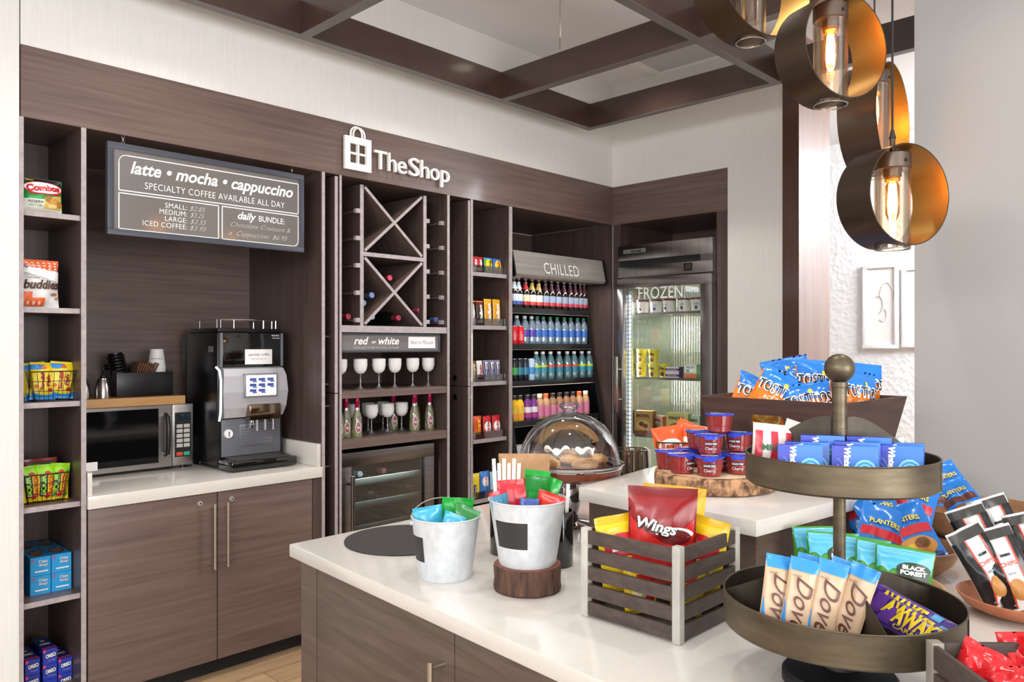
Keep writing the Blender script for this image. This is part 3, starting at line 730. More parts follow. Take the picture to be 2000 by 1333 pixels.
mb = MB(); mb.tube([(x0 - .002, 3.74, 1.425), (x0 - .004, 3.70, 1.41), (x0 - .004, 3.684, 1.36), (x0 - .003, 3.69, 1.2), (x0, 3.71, 1.16)], .006, mat('led_strip', '#eef3ff', .3, emit=1.2), 6); part(mb, 'light_strip', t)
mb = MB(); mb.box(1.862, 2.046, 3.668, 3.69, 1.27, 1.392, mat('bezel_grey', '#8c8c92', .3, .4), .004); mb.box(1.872, 2.036, 3.6665, 3.668, 1.279, 1.383, mat('screen_white', '#f4f5fa', .2, emit=.9))
NAVY = mat('screen_icon', '#3c4a86', .3, emit=.4)
for r_ in range(3):
    for c_ in range(3):
        if r_ == 2 and c_ == 2: continue
        mb.box(1.890 + c_ * .048, 1.926 + c_ * .048, 3.6655, 3.6665, 1.354 - r_ * .028, 1.369 - r_ * .028, NAVY)
        mb.box(1.905 + c_ * .048, 1.93 + c_ * .048, 3.6655, 3.6665, 1.347 - r_ * .028, 1.3535 - r_ * .028, NAVY)
mb.tube([(1.985, 3.666, 1.29), (2.0, 3.666, 1.293), (2.02, 3.666, 1.29), (2.03, 3.666, 1.297)], .0012, C('#e0c27a', .5), 4)
part(mb, 'touchscreen', t)
mb = MB(); mb.box(1.885, 2.058, 3.655, 3.72, 1.155, 1.236, mat('bronze_chrome', '#8f7c66', .12, 1), .008); mb.box(1.90, 1.915, 3.67, 3.69, 1.115, 1.156, CHROME, .003)
for xx in (1.94, 1.985, 2.03): mb.cyl((xx, 3.685, 1.10), (xx, 3.685, 1.156), .008, CHROME, 10)
part(mb, 'dispensing_spout', t)
mb = MB(); mb.box(x0 + .02, x1 - .02, 3.728, 3.7348, .975, 1.162, SILD, .002); mb.box(1.865, 2.05, 3.724, 3.728, 1.02, 1.135, mat('ribbed_grey', '#85868c', .3, .5), .004)
for k in range(7): mb.box(1.87, 2.045, 3.7225, 3.724, 1.026 + k * .015, 1.032 + k * .015, SILD)
part(mb, 'drip_bay', t)
mb = MB(); mb.lathe([(0, .012), (.02, .012), (.023, .004), (.023, 0)], mat('knob_white', '#e6e6e8', .3), 20, Matrix.Translation((1.806, 3.7278, 1.09)) @ Matrix.Rotation(pi / 2, 4, 'X')); mb.box(1.803, 1.809, 3.714, 3.7158, 1.078, 1.102, SILD); part(mb, 'knob', t)
mb = MB(); mb.box(x0, x1 - .005, 3.58, 3.734, .918, .968, GLOSSK, .014); part(mb, 'drip_tray', t)
mb = MB(); mb.box(x0 + .03, x1 - .035, 3.595, 3.728, .9675, .973, STEELD, .001)
for k in range(22): mb.box(x0 + .036 + k * .0135, x0 + .042 + k * .0135, 3.602, 3.72, .973, .9745, STEEL)
part(mb, 'drip_grille', t)
mb = MB()
zt = 1.665
for pts in ([(x0 + .03, 3.80, zt), (x0 + .03, 4.06, zt)], [(x1 - .03, 3.80, zt), (x1 - .03, 4.06, zt)], [(x0 + .03, 3.76, zt), (x1 - .03, 3.76, zt)]):
    mb.tube(pts, .004, CHROME, 6)
for (xx, yy) in ((x0 + .03, 3.80), (x0 + .03, 4.0), (x1 - .03, 3.80), (x1 - .03, 4.0), (x0 + .1, 3.76), (x1 - .1, 3.76), (x0 + .03, 3.76), (x1 - .03, 3.76)): mb.cyl((xx, yy, 1.622), (xx, yy, zt), .0035, CHROME, 8)
part(mb, 'top_rail', t)
mb = MB(); mb.box(x0 - .002, x0, 3.78, 3.83, 1.50, 1.53, SILD, .0008); part(mb, 'side_badge', t)
for xx in (x0 + .05, x1 - .05):
    for yy in (3.78, 4.04): mb = MB(); mb.lathe([(0, .914), (.018, .914), (.016, .931), (0, .931)], BLACK, 12, Matrix.Translation((xx, yy, 0))); part(mb, 'foot', t)
# ================================================================ SNACK SHELF CONTENTS
RED = C('#c9202b', .35); BLU = C('#2f8fd6', .3); YEL = C('#f2d21f', .3); GRN = C('#1f9a43', .3); BLK = C('#151515', .4); ORG = C('#e2622a', .35); TAN = C('#d9b071', .5); PUR = C('#4b2d7c', .35)
NAV = C('#1d2c74', .35); LIME = C('#9be02a', .3); PINK = C('#d8427e', .4); BRN = C('#4a2a20', .45); GRY = C('#9a9a9e', .4)
o = bag('snack_bag', .150, .142, .055, GRN, [('rect', .03, .80, .97, .97, BLK), ('rect', .03, .03, .97, .38, C('#e9e6da', .4)), ('band', lambda u: .12, lambda u: .30 + .25 * u, C('#d8c06e', .45), .5, .97),
    ('ell', .5, .70, .50, .19, RED), ('ell', .5, .71, .47, .165, WHITE), ('text', 'Combos', .5, .71, .84, .2, RED, dict(bold=.05, rot=.06)), ('text', 'ONLY', .2, .92, .2, .06, YEL, dict(bold=.02)),
    ('rect', .12, .52, .9, .55, RED), ('text', 'PIZZERIA', .3, .30, .36, .07, C('#2a3a2a', .5), dict(bold=.02)), ('text', 'PRETZEL', .3, .2, .34, .06, GRN, {}), ('ell', .62, .40, .10, .08, C('#a9702f', .5)), ('ell', .76, .33, .12, .1, C('#c79242', .5)), ('ell', .88, .28, .1, .09, C('#b27c33', .5)), ('ell', .70, .2, .12, .06, C('#e2c177', .5))],
    top=BLK, seed=1, seal=.06)
use(o, (.929, 3.53, SH[0]), pose(.05, .06), 'green bag of filled pretzels on the top shelf of the snack unit')
gs = [('rect', .02, .78, .98, .97, ORG)]
for i in range(7):
    for j in range(3): gs.append(('rect', .04 + i * .135, .79 + j * .06, .10 + i * .135, .825 + j * .06, C('#f3c8b4', .5)))
gs += [('band', lambda u: .74 - .22 * u, lambda u: .86 - .12 * u, WHITE), ('rect', .02, .03, .6, .2, ORG), ('rect', .02, .2, .3, .32, ORG)]
for i in range(4): gs.append(('rect', .05 + i * .13, .06, .11 + i * .13, .13, C('#f3c8b4', .5)))
gs += [('text', 'buddies', .52, .47, .9, .19, BRN, dict(shear=.25, bold=.035)), ('text', 'muddy', .32, .60, .3, .05, C('#6b5348', .5), dict(shear=.2)), ('text', 'BIG', .12, .84, .16, .06, NAV, dict(bold=.03)), ('ell', .82, .27, .08, .035, C('#9a6e45', .6)), ('ell', .9, .19, .06, .03, C('#b48a5e', .6))]
o = bag('snack_bag', .150, .195, .06, WHITE, gs, top=ORG, seed=2, seal=.05)
use(o, (.918, 3.54, SH[1]), pose(.04, .05), 'white and orange checked snack bag on the second shelf of the snack unit')

def wire_basket(name, label, cx, cy, z, wt, dt, wb, db, h, rows=3, nw=9, group=None):
    t = thing(name, label, 'basket', (cx, cy, z), group=group); WR = mat('basket_wire', '#3a3733', .35, .9)
    def ring(f, r): 
        w = (wb + (wt - wb) * f) / 2; d = (db + (dt - db) * f) / 2
        return [(-w, -d, h * f + .003), (w, -d, h * f + .003), (w, d, h * f + .003), (-w, d, h * f + .003)]
    mb = MB(); mb.tube(ring(1, 0), .0026, WR, 6, True); mb.build('rim', t)
    mb = MB()
    for k in range(rows): mb.tube(ring(k / rows, 0), .0013, WR, 5, True)
    for i in range(nw):
        f = -1 + 2 * i / (nw - 1)
        for s in (-1, 1): mb.tube([(f * wb / 2, s * db / 2, .003), (f * wt / 2, s * dt / 2, h)], .0012, WR, 5); mb.tube([(s * wb / 2, f * db / 2, .003), (s * wt / 2, f * dt / 2, h)], .0012, WR, 5)
        mb.tube([(f * wb / 2, -db / 2, .003), (f * wb / 2, db / 2, .003)], .0012, WR, 5)
    mb.build('wire_sides', t); return t
wire_basket('wire_basket', 'wire basket of yellow and blue gummy bags on the third shelf', .968, 3.575, SH[2], .165, .125, .125, .09, .118)
fish = bag('gummy_bag', .095, .152, .035, YEL, [('rect', .0, .80, .55, .94, BLU), ('band', lambda u: .02, lambda u: .22 - .1 * sin(3 * u), BLU), ('ell', .48, .52, .40, .3, C('#f6e04a', .3)), ('text', 'Swedish', .42, .5, .5, .17, C('#b01c3a', .4), dict(rot=pi / 2, bold=.05, asp=.62)), ('text', 'Fish', .66, .5, .3, .16, C('#b01c3a', .4), dict(rot=pi / 2, bold=.05, asp=.62)), ('ell', .5, .86, .1, .05, ORG), ('ell', .75, .25, .1, .05, RED), ('ell', .2, .35, .07, .05, ORG)], seed=3, bot=BLU, cat='snack bag')
use(fish, (.938, 3.560, SH[2] + .006), pose(.05, .12, .05), 'yellow and blue gummy bag at the left front of the wire basket', 'gummy bags in a wire basket')
use(fish, (1.004, 3.561, SH[2] + .008), pose(-.08, .10, .09), 'yellow and blue gummy bag at the right front of the wire basket', 'gummy bags in a wire basket')
use(fish, (.932, 3.605, SH[2] + .006), pose(.1, .1, -.1), 'yellow and blue gummy bag standing behind the left front gummy bag', 'gummy bags in a wire basket')
wire_basket('wire_basket', 'wire basket of lime green sour candy bags on the fourth shelf', .945, 3.575, SH[3], .16, .125, .125, .09, .115)
sour = bag('candy_bag', .075, .145, .03, YEL, [('rect', .0, .78, 1, .96, LIME), ('band', lambda u: .70, lambda u: .82 - .1 * cos(5 * u), LIME), ('rect', .12, .12, .5, .74, BLK), ('text', 'SOUR', .3, .44, .56, .25, LIME, dict(rot=pi / 2, bold=.05, asp=.52)), ('text', 'PATCH', .68, .45, .6, .25, ORG, dict(rot=pi / 2, bold=.05, asp=.52)), ('ell', .5, .15, .16, .08, RED), ('ell', .8, .14, .1, .06, GRN), ('ell', .5, .76, .14, .06, RED)], top=LIME, seed=5, cat='snack bag')
for k, (x, y, rl, lab) in enumerate(((.905, 3.560, -.06, 'leftmost lime topped sour candy bag in the front of the basket'), (.951, 3.556, .03, 'middle lime topped sour candy bag in the front of the basket'), (.994, 3.560, .10, 'rightmost lime topped sour candy bag in the front of the basket'))):
    use(sour, (x, y, SH[3] + .006), pose(.04, .10, rl), lab, 'sour candy bags in a wire basket')
o = bag('candy_bag', .12, .165, .03, C('#8d1626', .3), [('rect', .05, .86, .95, .93, C('#3d4a26', .4)), ('text', 'GUMMIES', .5, .79, .8, .06, WHITE, dict(bold=.02))], seed=6, cat='snack bag')
use(o, (.948, 3.605, SH[3] + .006), pose(.02, .10), 'dark red candy bag at the back of the lime candy basket')
SKY = C('#2f9fdc', .35)
ca = carton('cookie_carton', .074, .15, .076, SKY, C('#2287c2', .35), C('#2487bf', .35), [('text', 'Chips', .62, .74, .46, .2, NAV, dict(bold=.07)), ('text', 'Chips', .62, .74, .44, .19, WHITE, dict(bold=.02)), ('text', 'Ahoy!', .62, .55, .46, .2, NAV, dict(bold=.07)), ('text', 'Ahoy!', .62, .55, .44, .19, WHITE, dict(bold=.02)), ('rect', .22, .2, .86, .27, WHITE), ('ell', .1, .86, .07, .08, C('#c54b78', .4))], [('ell', .5, .5, .36, .34, C('#35303a', .5)), ('ell', .5, .40, .30, .16, C('#9a5a3a', .5)), ('text', 'Chips Ahoy!', .5, .62, .56, .12, WHITE, dict(bold=.03))], cat='cookie box')
bx = [.893 + .0385, .893 + .0385 + .0765]
for (c, z, y, lab) in ((0, 0, 3.637, 'bottom left sky blue cookie carton of the front block'), (1, 0, 3.637, 'bottom right sky blue cookie carton of the front block'), (0, 1, 3.637, 'top left sky blue cookie carton of the front block'), (1, 1, 3.637, 'top right sky blue cookie carton of the front block'), (0, 0, 3.79, 'sky blue cookie carton at shelf level behind the front block, left'), (1, 0, 3.79, 'sky blue cookie carton at shelf level behind the front block, right'), (0, 1, 3.79, 'sky blue cookie carton on top behind the front block, left'), (1, 1, 3.79, 'sky blue cookie carton on top behind the front block, right')):
    use(ca, (bx[c], y, SH[4] + z * .0765), 0, lab, 'sky blue cookie cartons')
OR = C('#2a3fb0', .35)
orx = carton('cookie_carton', .052, .17, .062, OR, C('#1b2a80', .35), C('#1d2b78', .35), [('ell', .55, .56, .43, .2, C('#16246e', .4)), ('text', 'OREO', .55, .56, .72, .26, WHITE, dict(bold=.05, rot=.12, asp=.84)), ('rect', .0, .8, .2, 1, C('#d8457c', .4)), ('text', 'COOKIES', .6, .25, .5, .08, C('#aab6f0', .5), {})], [('text', 'OREO', .5, .42, .7, .13, WHITE, dict(bold=.04)), ('ell', .5, .65, .3, .11, C('#2a2a33', .5)), ('ell', .5, .65, .2, .07, C('#c9c9d6', .5)), ('rect', .0, .02, 1, .12, C('#c23a6e', .4))], cat='cookie box')
for c, (x, n, zt) in enumerate(((.9035, 2, 0), (.966, 2, .026), (1.022, 2, -.028))):
    ztop = .268 + zt
    for k in range(2 if c != 2 else 2):
        use(orx, (x, 3.648, ztop - (k + 1) * .063 + .0), 0, '%s royal blue cookie carton of the %s stack on the bottom shelf' % (('top', 'second')[k], ('left', 'middle', 'right')[c]), 'royal blue cookie cartons')
    zb = ztop - 2 * .063 - .001
    if zb > SH[5] + .02 or True:
        h_ = zb - SH[5]
        if h_ > .003:
            e = carton('cookie_carton', .052, .17, h_, OR, C('#1b2a80', .35), C('#1d2b78', .35), [], [], cat='cookie box'); tag(e, 'lowest royal blue cookie carton of the %s stack, mostly hidden' % ('left', 'middle', 'right')[c], 'cookie box', 'royal blue cookie cartons'); e.location = (x, 3.648, SH[5])

# ================================================================ WINE CABINET CONTENTS
pr = thing('wine_bottle', '', 'bottle')
GLG = mat('green_bottle_glass', '#10160f', .1); 
mb = MB(); mb.lathe([(0, 0), (.036, 0), (.0375, .004), (.0375, .19), (.030, .222), (.0155, .245), (.0145, .25)], GLG, 20); mb.build('body', pr)
FOILS = {}
def wine(px, py, fhex, lab):
    t = thing('wine_bottle', lab, 'bottle', aty(px, py, 3.53), (pi / 2, 0, 0), 'wine bottles lying in the rack')
    M = Matrix.Translation((0, 0, -.305))
    mb = MB(); mb.lathe([(0, 0), (.036, 0), (.0375, .004), (.0375, .19), (.030, .222), (.0155, .245), (.0145, .25)], GLG, 20, M); mb.build('body', t)
    mb = MB(); mb.lathe([(.0152, .25), (.0155, .29), (.0165, .292), (.0165, .303), (.0145, .305), (0, .3045)], mat('foil_' + fhex, fhex, .35, .3), 18, M); mb.build('foil_cap', t)
for c_ in list(pr.children): bpy.data.objects.remove(c_)
bpy.data.objects.remove(pr)
for px, py, fh, lab in ((762, 543, '#c23a55', 'pink capped wine bottle alone in the right cell below the centre bar'), (727, 577, '#6f86b8', 'blue capped wine bottle in the left cell of the lower cross, the higher one'), (711, 592, '#7f93ba', 'pale blue capped wine bottle against the left upright of the lower cross'), (728, 619, '#9aa6c0', 'silver blue capped wine bottle at the lower left of the bottom cell'), (779, 621, '#a83350', 'crimson capped wine bottle in the middle of the bottom cell'), (820, 607, '#c04a5e', 'pink capped wine bottle at the right of the lower cross'), (853, 625, '#5c6fa8', 'blue capped wine bottle in the right side rack'), (681, 619, '#b04058', 'red capped wine bottle in the left side rack')):
    wine(px, py, fh, lab)
STEM = clear('stem_glass', '#f4f6fa', .3, 1.2, .12)
pg = thing('wine_glass', '', 'wine glass')
mb = MB(); mb.lathe([(0, .002), (.030, .002), (.032, .0), (.033, .003), (.012, .008), (.0045, .02), (.004, .075), (.007, .083), (.0, .086)], STEM, 24); mb.build('stem', pg)
mb = MB(); mb.lathe([(0, .084), (.018, .088), (.032, .104), (.038, .13), (.0375, .15), (.038, .16), (.037, .166), (.030, .169), (0, .170)], C('#f0eeea', .6), 24); mb.build('paper_cover', pg)
for k, x in enumerate((2.364, 2.483, 2.607, 2.718, 2.848, 2.965)):
    use(pg, (x - .012 if k == 0 else x, 3.56, 1.2925), 0, '%s wine glass with a white paper cover from the left on the upper glass shelf' % ORD[k], 'covered wine glasses on the upper shelf')
for k, (x, y) in enumerate(((2.60, 3.62), (2.716, 3.625), (2.822, 3.63), (2.545, 3.72), (2.655, 3.73), (2.765, 3.735))):
    use(pg, (x, y, 1.0335), 0, '%s covered wine glass from the left in the %s row between the sparkling bottles' % (ORD[k % 3], ('front', 'rear')[k // 3]), 'covered wine glasses on the lower shelf')
BUB = clear('pale_green_bottle', '#dfe0b8', .25, 1.0, .22)
pb = thing('sparkling_bottle', '', 'bottle')
mb = MB(); mb.lathe([(0, 0), (.027, 0), (.0285, .004), (.0285, .085), (.024, .115), (.0125, .15), (.0115, .165)], BUB, 22); mb.build('body', pb)
mb = MB(); mb.lathe([(.0125, .160), (.0128, .185), (.0145, .188), (.0145, .2), (.0125, .216), (0, .218)], mat('foil_rose', '#b3164f', .3, .4), 20); mb.build('foil_top', pb)
mb = MB(); mb.lathe([(.0135, .147), (.0128, .160)], mat('foil_silver', '#dcdcdc', .25, .8), 20); mb.build('neck_band', pb)
mb = MB(); S = lambda u, v, off=0: Vector(((.0290 + off) * sin((u - .5) * 2.2), -(.0290 + off) * cos((u - .5) * 2.2), .03 + v * .05))
mb.face([S(.5, -.15), S(.78, .5), S(.5, 1.15), S(.22, .5)], PINK); decals(mb, S, [('arc', .5, .5, .27, .62, .06, 0, 2 * pi, C('#f2e9ee', .5)), ('text', 'Rose', .5, .5, .24, .3, WHITE, dict(bold=.03))], .0006); mb.build('label', pb)
for k, (x, y, lab) in enumerate(((2.338, 3.55, 'first'), (2.40, 3.575, 'second'), (2.458, 3.555, 'third'), (2.815, 3.70, 'fourth'), (2.868, 3.57, 'fifth'), (2.918, 3.62, 'sixth'), (2.975, 3.56, 'seventh'))):
    use(pb, (x, y, 1.0335), (0, 0, facing(x, y) * .6), '%s rose topped sparkling bottle from the left on the lower glass shelf' % lab, 'small sparkling wine bottles')
# small price tags
for x, z in ((2.70, 1.292), (2.60, 1.292)):
    pass
# wine cooler
t = thing('wine_cooler', 'built in wine cooler with a dark glass door at the foot of the wine cabinet', 'wine cooler', (2.63, 3.6, 0))
x0, x1, z0, z1, y = 2.300, 2.946, .10, .962, 3.482
mb = MB(); mb.box(x0 + .005, x1 - .005, y + .05, 4.05, .09, z1 - .004, BLACKM); part(mb, 'body', t)
for b_ in t.children: pass
# hollow look: cabinet interior drawn as open box behind the glass
bpy.data.objects.remove(t.children[0])
mb = MB(); IN = C('#15181c', .5)
mb.box(x0 + .005, x0 + .02, y + .05, 4.05, .09, z1 - .004, BLACKM); mb.box(x1 - .02, x1 - .005, y + .05, 4.05, .09, z1 - .004, BLACKM); mb.box(x0 + .02, x1 - .02, y + .05, 4.05, z1 - .03, z1 - .004, IN); mb.box(x0 + .02, x1 - .02, y + .05, 4.05, .0, .11, BLACKM); mb.box(x0 + .02, x1 - .02, 4.03, 4.05, .11, z1 - .03, IN)
part(mb, 'body', t)
mb = MB()
for (a, b, c, d) in ((x0, x1, z1 - .075, z1), (x0, x1, z0, z0 + .07), (x0, x0 + .072, z0 + .07, z1 - .075), (x1 - .072, x1, z0 + .07, z1 - .075)): mb.box(a, b, y, y + .04, c, d, STEELD, .002)
d = part(mb, 'door', t)
mb = MB(); mb.box(x0 + .072, x1 - .072, y + .012, y + .018, z0 + .07, z1 - .075, clear('tinted_glass', '#b4c0c4', .12)); g_ = mb.build('door_glass', d); g_.data.transform(Matrix.Translation(-t.location))
mb = MB(); hx = x0 + .05; mb.cyl((hx, y - .045, .35), (hx, y - .045, .845), .011, STEELD); mb.cyl((hx, y, .40), (hx, y - .045, .40), .008, STEELD, 8); mb.cyl((hx, y, .80), (hx, y - .045, .80), .008, STEELD, 8); g_ = mb.build('door_handle', d); g_.data.transform(Matrix.Translation(-t.location))
area('cooler_light', ((x0 + x1) / 2, y + .048, z1 - .085), ((x0 + x1) / 2, y + .10, .3), .44, .02, 3.0, (.85, .95, 1))  # light added behind the glass to bring out the racks, no fitting modelled
RK = grained('rack_beech', '#a89c8c', '#c0b5a5', (4, 60, 60), .5, .03)
for k in range(5):
    z = .785 - k * .128; mb = MB(); mb.box(x0 + .03, x1 - .03, y + .06, y + .08, z - .018, z + .018, RK, .002)
    for q in range(6): mb.cyl((x0 + .07 + q * .1, y + .08, z - .012), (x0 + .07 + q * .1, 4.02, z - .012), .004, STEELD, 6)
    part(mb, 'bottle_shelf', t)
for k, (bx_, row, hx_) in enumerate(((2.87, 1, '#b0485c'), (2.86, 2, '#b0485c'), (2.52, 3, '#c79a45'), (2.50, 0, '#8a8a90'), (2.66, 0, '#7a2d3d'), (2.62, 2, '#9a9a9a'), (2.44, 1, '#3a5a4a'), (2.74, 3, '#454a80'), (2.60, 1, '#69705a'))):
    z = .785 - row * .128 + .036
    tt = thing('wine_bottle', '%s wine bottle lying on the %s rack behind the cooler glass' % ('%s capped' % {'#b0485c': 'rose', '#c79a45': 'gold', '#8a8a90': 'grey', '#7a2d3d': 'burgundy', '#9a9a9a': 'silver', '#3a5a4a': 'green', '#454a80': 'indigo', '#69705a': 'olive'}[hx_], ORD[row]), 'bottle', (bx_, y + .10, z), (pi / 2, 0, 0), 'wine bottles in the cooler')
    M = Matrix.Translation((0, 0, -.305))
    mb = MB(); mb.lathe([(0, 0), (.036, 0), (.0375, .004), (.0375, .19), (.030, .222), (.0155, .245), (.0145, .25)], GLG, 16, M); mb.build('body', tt)
    mb = MB(); mb.lathe([(.0152, .25), (.0155, .29), (.0165, .292), (.0165, .303), (.0145, .305), (0, .3045)], mat('foil_' + hx_, hx_, .35, .3), 14, M); mb.build('foil_cap', tt)

# ================================================================ CANDY SHELF CONTENTS
def candy(row, xs, w, h, d, proto, labs, grp, y=3.52, deep=0):
    for x, lab in zip(xs, labs): use(proto, (x, y, CS[row] + .001), pose(0, .05), lab, grp)
def vbar(base, word, wc, items=(), w=.056, h=.1, seed=0, top=None):
    return bag('candy_pack', w, h, .022, base, list(items) + [('text', word, .5, .5, .66, .42, wc, dict(rot=pi / 2, bold=.05, asp=w / h))], seed=seed, top=top, cat='candy', seal=.06)
g = 'candy packs on the top candy shelf'
a = vbar(C('#b7202c', .3), 'Twizz', WHITE, [('rect', .1, .1, .9, .3, C('#e8d8d0', .4))], seed=11); candy(0, (3.262, 3.305, 3.348), 0, 0, 0, a, ['leftmost of the three red licorice packs on the top candy shelf', 'middle of the three red licorice packs on the top candy shelf', 'rightmost of the three red licorice packs on the top candy shelf'], g)
a = bag('candy_pack', .075, .1, .025, C('#5aa832', .3), [('ell', .5, .5, .4, .4, YEL), ('text', 'Sour', .5, .5, .7, .3, C('#2c6f2a', .4), dict(rot=pi / 2, bold=.05, asp=.75)), ('ell', .7, .75, .12, .1, RED)], seed=12, top=BLU, cat='candy'); candy(0, (3.425,), 0, 0, 0, a, ['green candy pack on the top candy shelf'], g)
a = bag('candy_pack', .075, .1, .025, C('#2b63b8', .3), [('ell', .5, .5, .4, .4, YEL), ('text', 'Fish', .5, .5, .7, .3, RED, dict(rot=pi / 2, bold=.05, asp=.75)), ('ell', .3, .2, .12, .1, GRN)], seed=13, cat='candy'); candy(0, (3.505,), 0, 0, 0, a, ['blue and yellow candy pack at the right end of the top candy shelf'], g)
g = 'candy packs on the second candy shelf'
a = vbar(C('#3f2a22', .3), 'm&m', WHITE, [('rect', .1, .1, .9, .22, C('#c8c2ba', .4)), ('ell', .5, .85, .2, .06, RED)], w=.062, h=.155, seed=14, top=ORG); candy(1, (3.285, 3.352), 0, 0, 0, a, ['left brown candy coated chocolate pack on the second candy shelf', 'right brown candy coated chocolate pack on the second candy shelf'], g)
a = vbar(C('#e0a51c', .3), 'm&m', WHITE, [('rect', .12, .2, .88, .8, C('#d1931a', .3)), ('ell', .75, .14, .12, .06, C('#8b5a20', .4))], w=.068, h=.17, seed=15); candy(1, (3.425, 3.502), 0, 0, 0, a, ['left yellow candy coated peanut pack on the second candy shelf', 'right yellow candy coated peanut pack on the second candy shelf'], g)
g = 'candy bars on the third candy shelf'
a = vbar(C('#6b4a35', .35), 'Reeses', C('#e8c9a0', .4), [('rect', .1, .1, .5, .9, C('#b89a7a', .4))], w=.05, h=.13, seed=16); candy(2, (3.295,), 0, 0, 0, a, ['brown and tan candy bar at the left of the third candy shelf'], g)
a = vbar(C('#e9e4dc', .35), 'Twix', C('#b8242c', .4), [('rect', .1, .08, .9, .2, BRN)], w=.05, h=.13, seed=17); candy(2, (3.35,), 0, 0, 0, a, ['white and red lettered candy bar on the third candy shelf'], g)
a = vbar(C('#7d7f96', .35), 'Snickers', C('#2c3f98', .4), [('rect', .15, .1, .85, .9, C('#dcd8dc', .4)), ('rect', .1, .1, .25, .9, BRN)], w=.046, h=.132, seed=18); candy(2, (3.405, 3.456, 3.507), 0, 0, 0, a, ['left of three white and blue lettered candy bars on the third candy shelf', 'middle of three white and blue lettered candy bars on the third candy shelf', 'right of three white and blue lettered candy bars on the third candy shelf'], g)
g = 'candy packs on the fourth candy shelf'
a = vbar(C('#e05a1c', .3), 'Reeses', C('#f4d22e', .4), [('rect', .1, .1, .9, .22, C('#7a3a1a', .4))], w=.07, h=.14, seed=19); candy(3, (3.332,), 0, 0, 0, a, ['orange candy pack on the fourth candy shelf'], g)
a = bag('candy_pack', .072, .135, .026, C('#c81e28', .3), [('ell', .5, .5, .42, .26, WHITE), ('text', 'Kit Kat', .5, .5, .52, .3, C('#c81e28', .4), dict(rot=pi / 2, bold=.05, asp=.55)), ('rect', .2, .1, .8, .2, C('#7a1420', .4))], seed=20, cat='candy'); candy(3, (3.415, 3.497), 0, 0, 0, a, ['left red wafer candy pack with a white oval on the fourth candy shelf', 'right red wafer candy pack with a white oval on the fourth candy shelf'], g)
g = 'packs on the lowest visible candy shelf'
a = bag('snack_pack', .07, .155, .03, YEL, [('rect', .15, .1, .45, .55, NAV), ('text', 'LANCE', .3, .33, .34, .16, WHITE, dict(rot=pi / 2, bold=.04, asp=.45))], seed=21, cat='snack pack'); candy(4, (3.315,), 0, 0, 0, a, ['yellow snack pack with a navy badge on the lowest visible candy shelf'], g)
a = bag('snack_pack', .085, .16, .035, C('#3f7fd0', .3), [('ell', .45, .6, .3, .2, WHITE), ('text', 'CLIF', .45, .6, .42, .16, RED, dict(rot=pi / 2, bold=.04, asp=.5)), ('rect', .1, .08, .9, .25, C('#274f9e', .4))], seed=22, cat='snack pack'); candy(4, (3.395,), 0, 0, 0, a, ['bright blue snack pack on the lowest visible candy shelf'], g)
a = bag('snack_pack', .085, .15, .035, C('#a9c6e0', .35), [('rect', .08, .1, .92, .4, C('#d9cdb8', .4)), ('text', 'OATS', .5, .65, .5, .2, C('#c04048', .4), dict(rot=pi / 2, bold=.03, asp=.5))], seed=23, cat='snack pack'); candy(4, (3.485,), 0, 0, 0, a, ['pale blue and cream snack pack on the lowest visible candy shelf'], g)
# ================================================================ OPEN DRINKS COOLER
t = thing('drinks_cooler', 'black open fronted drinks cooler with a grey chilled header, packed with bottles', 'cooler', (4.1, 3.8, 0))
cx0, cx1 = 3.605, 4.585
def sidepoly(o): return [(4.24, .02), (3.40 + o, .02), (3.43 + o, .6), (3.50 + o, 1.0), (3.60 + o, 1.55), (3.655 + o, 2.0), (4.24, 2.0)]
MYZ = Matrix(((0, 0, 1, 0), (1, 0, 0, 0), (0, 1, 0, 0), (0, 0, 0, 1)))   # (a,b,c) -> (x=c, y=a, z=b)
for x in (cx0, cx1 - .035):
    mb = MB(); mb.prism(sidepoly(0), x, x + .035, GLOSSK if x > 4 else BLACK, MYZ); part(mb, 'side_panel', t)
mb = MB(); mb.box(cx0 + .035, cx1 - .035, 4.20, 4.24, .02, 2.0, BLACKM); mb.box(cx0 + .035, cx1 - .035, 3.45, 4.2, .02, .3, BLACK); mb.box(cx0, cx1, 3.60, 4.24, 2.0005, 2.15, BLACKM); part(mb, 'cabinet_body', t)
HDR = grained('header_grey', '#99948f', '#b4afa9', (3, 60, 60), .35, .03, metal=.3)
mb = MB(); mb.prism([(3.59, 2.162), (3.495, 2.155), (3.462, 2.0), (3.475, 1.985), (3.60, 1.985)], cx0 + .012, cx1 - .018, HDR, MYZ); d = part(mb, 'header', t)
mb = MB(); mb.prism([(3.60, 2.166), (3.489, 2.16), (3.455, 1.995), (3.47, 1.978), (3.60, 1.978)], cx1 - .018, cx1 + .004, BLACK, MYZ, .003); mb.prism([(3.60, 2.166), (3.489, 2.16), (3.455, 1.995), (3.47, 1.978), (3.60, 1.978)], cx0 + .0, cx0 + .012, BLACK, MYZ, .003); part(mb, 'header_cap', t)
mb = MB(); me = text('CHILLED', 1., space=1.08); q0, q1, r0, r1 = extent(me); X0 = aty(1063, 530, 3.465).x; X1 = aty(1131, 530, 3.465).x
sl = Vector((0, .033, .155)).normalized()
mb.mesh(me, WHITE, lambda a, b, c: Vector((X0 + (a - q0) / (q1 - q0) * (X1 - X0), 3.460 - .0006, 2.016)) + sl * (b - r0) / (r1 - r0) * .078); part(mb, 'header_lettering', t)
SHF = [(1.783, 3.60), (1.537, 3.575), (1.292, 3.55), (1.028, 3.515), (.74, 3.48), (.40, 3.46)]
RAIL = C('#1b1c1f', .3)
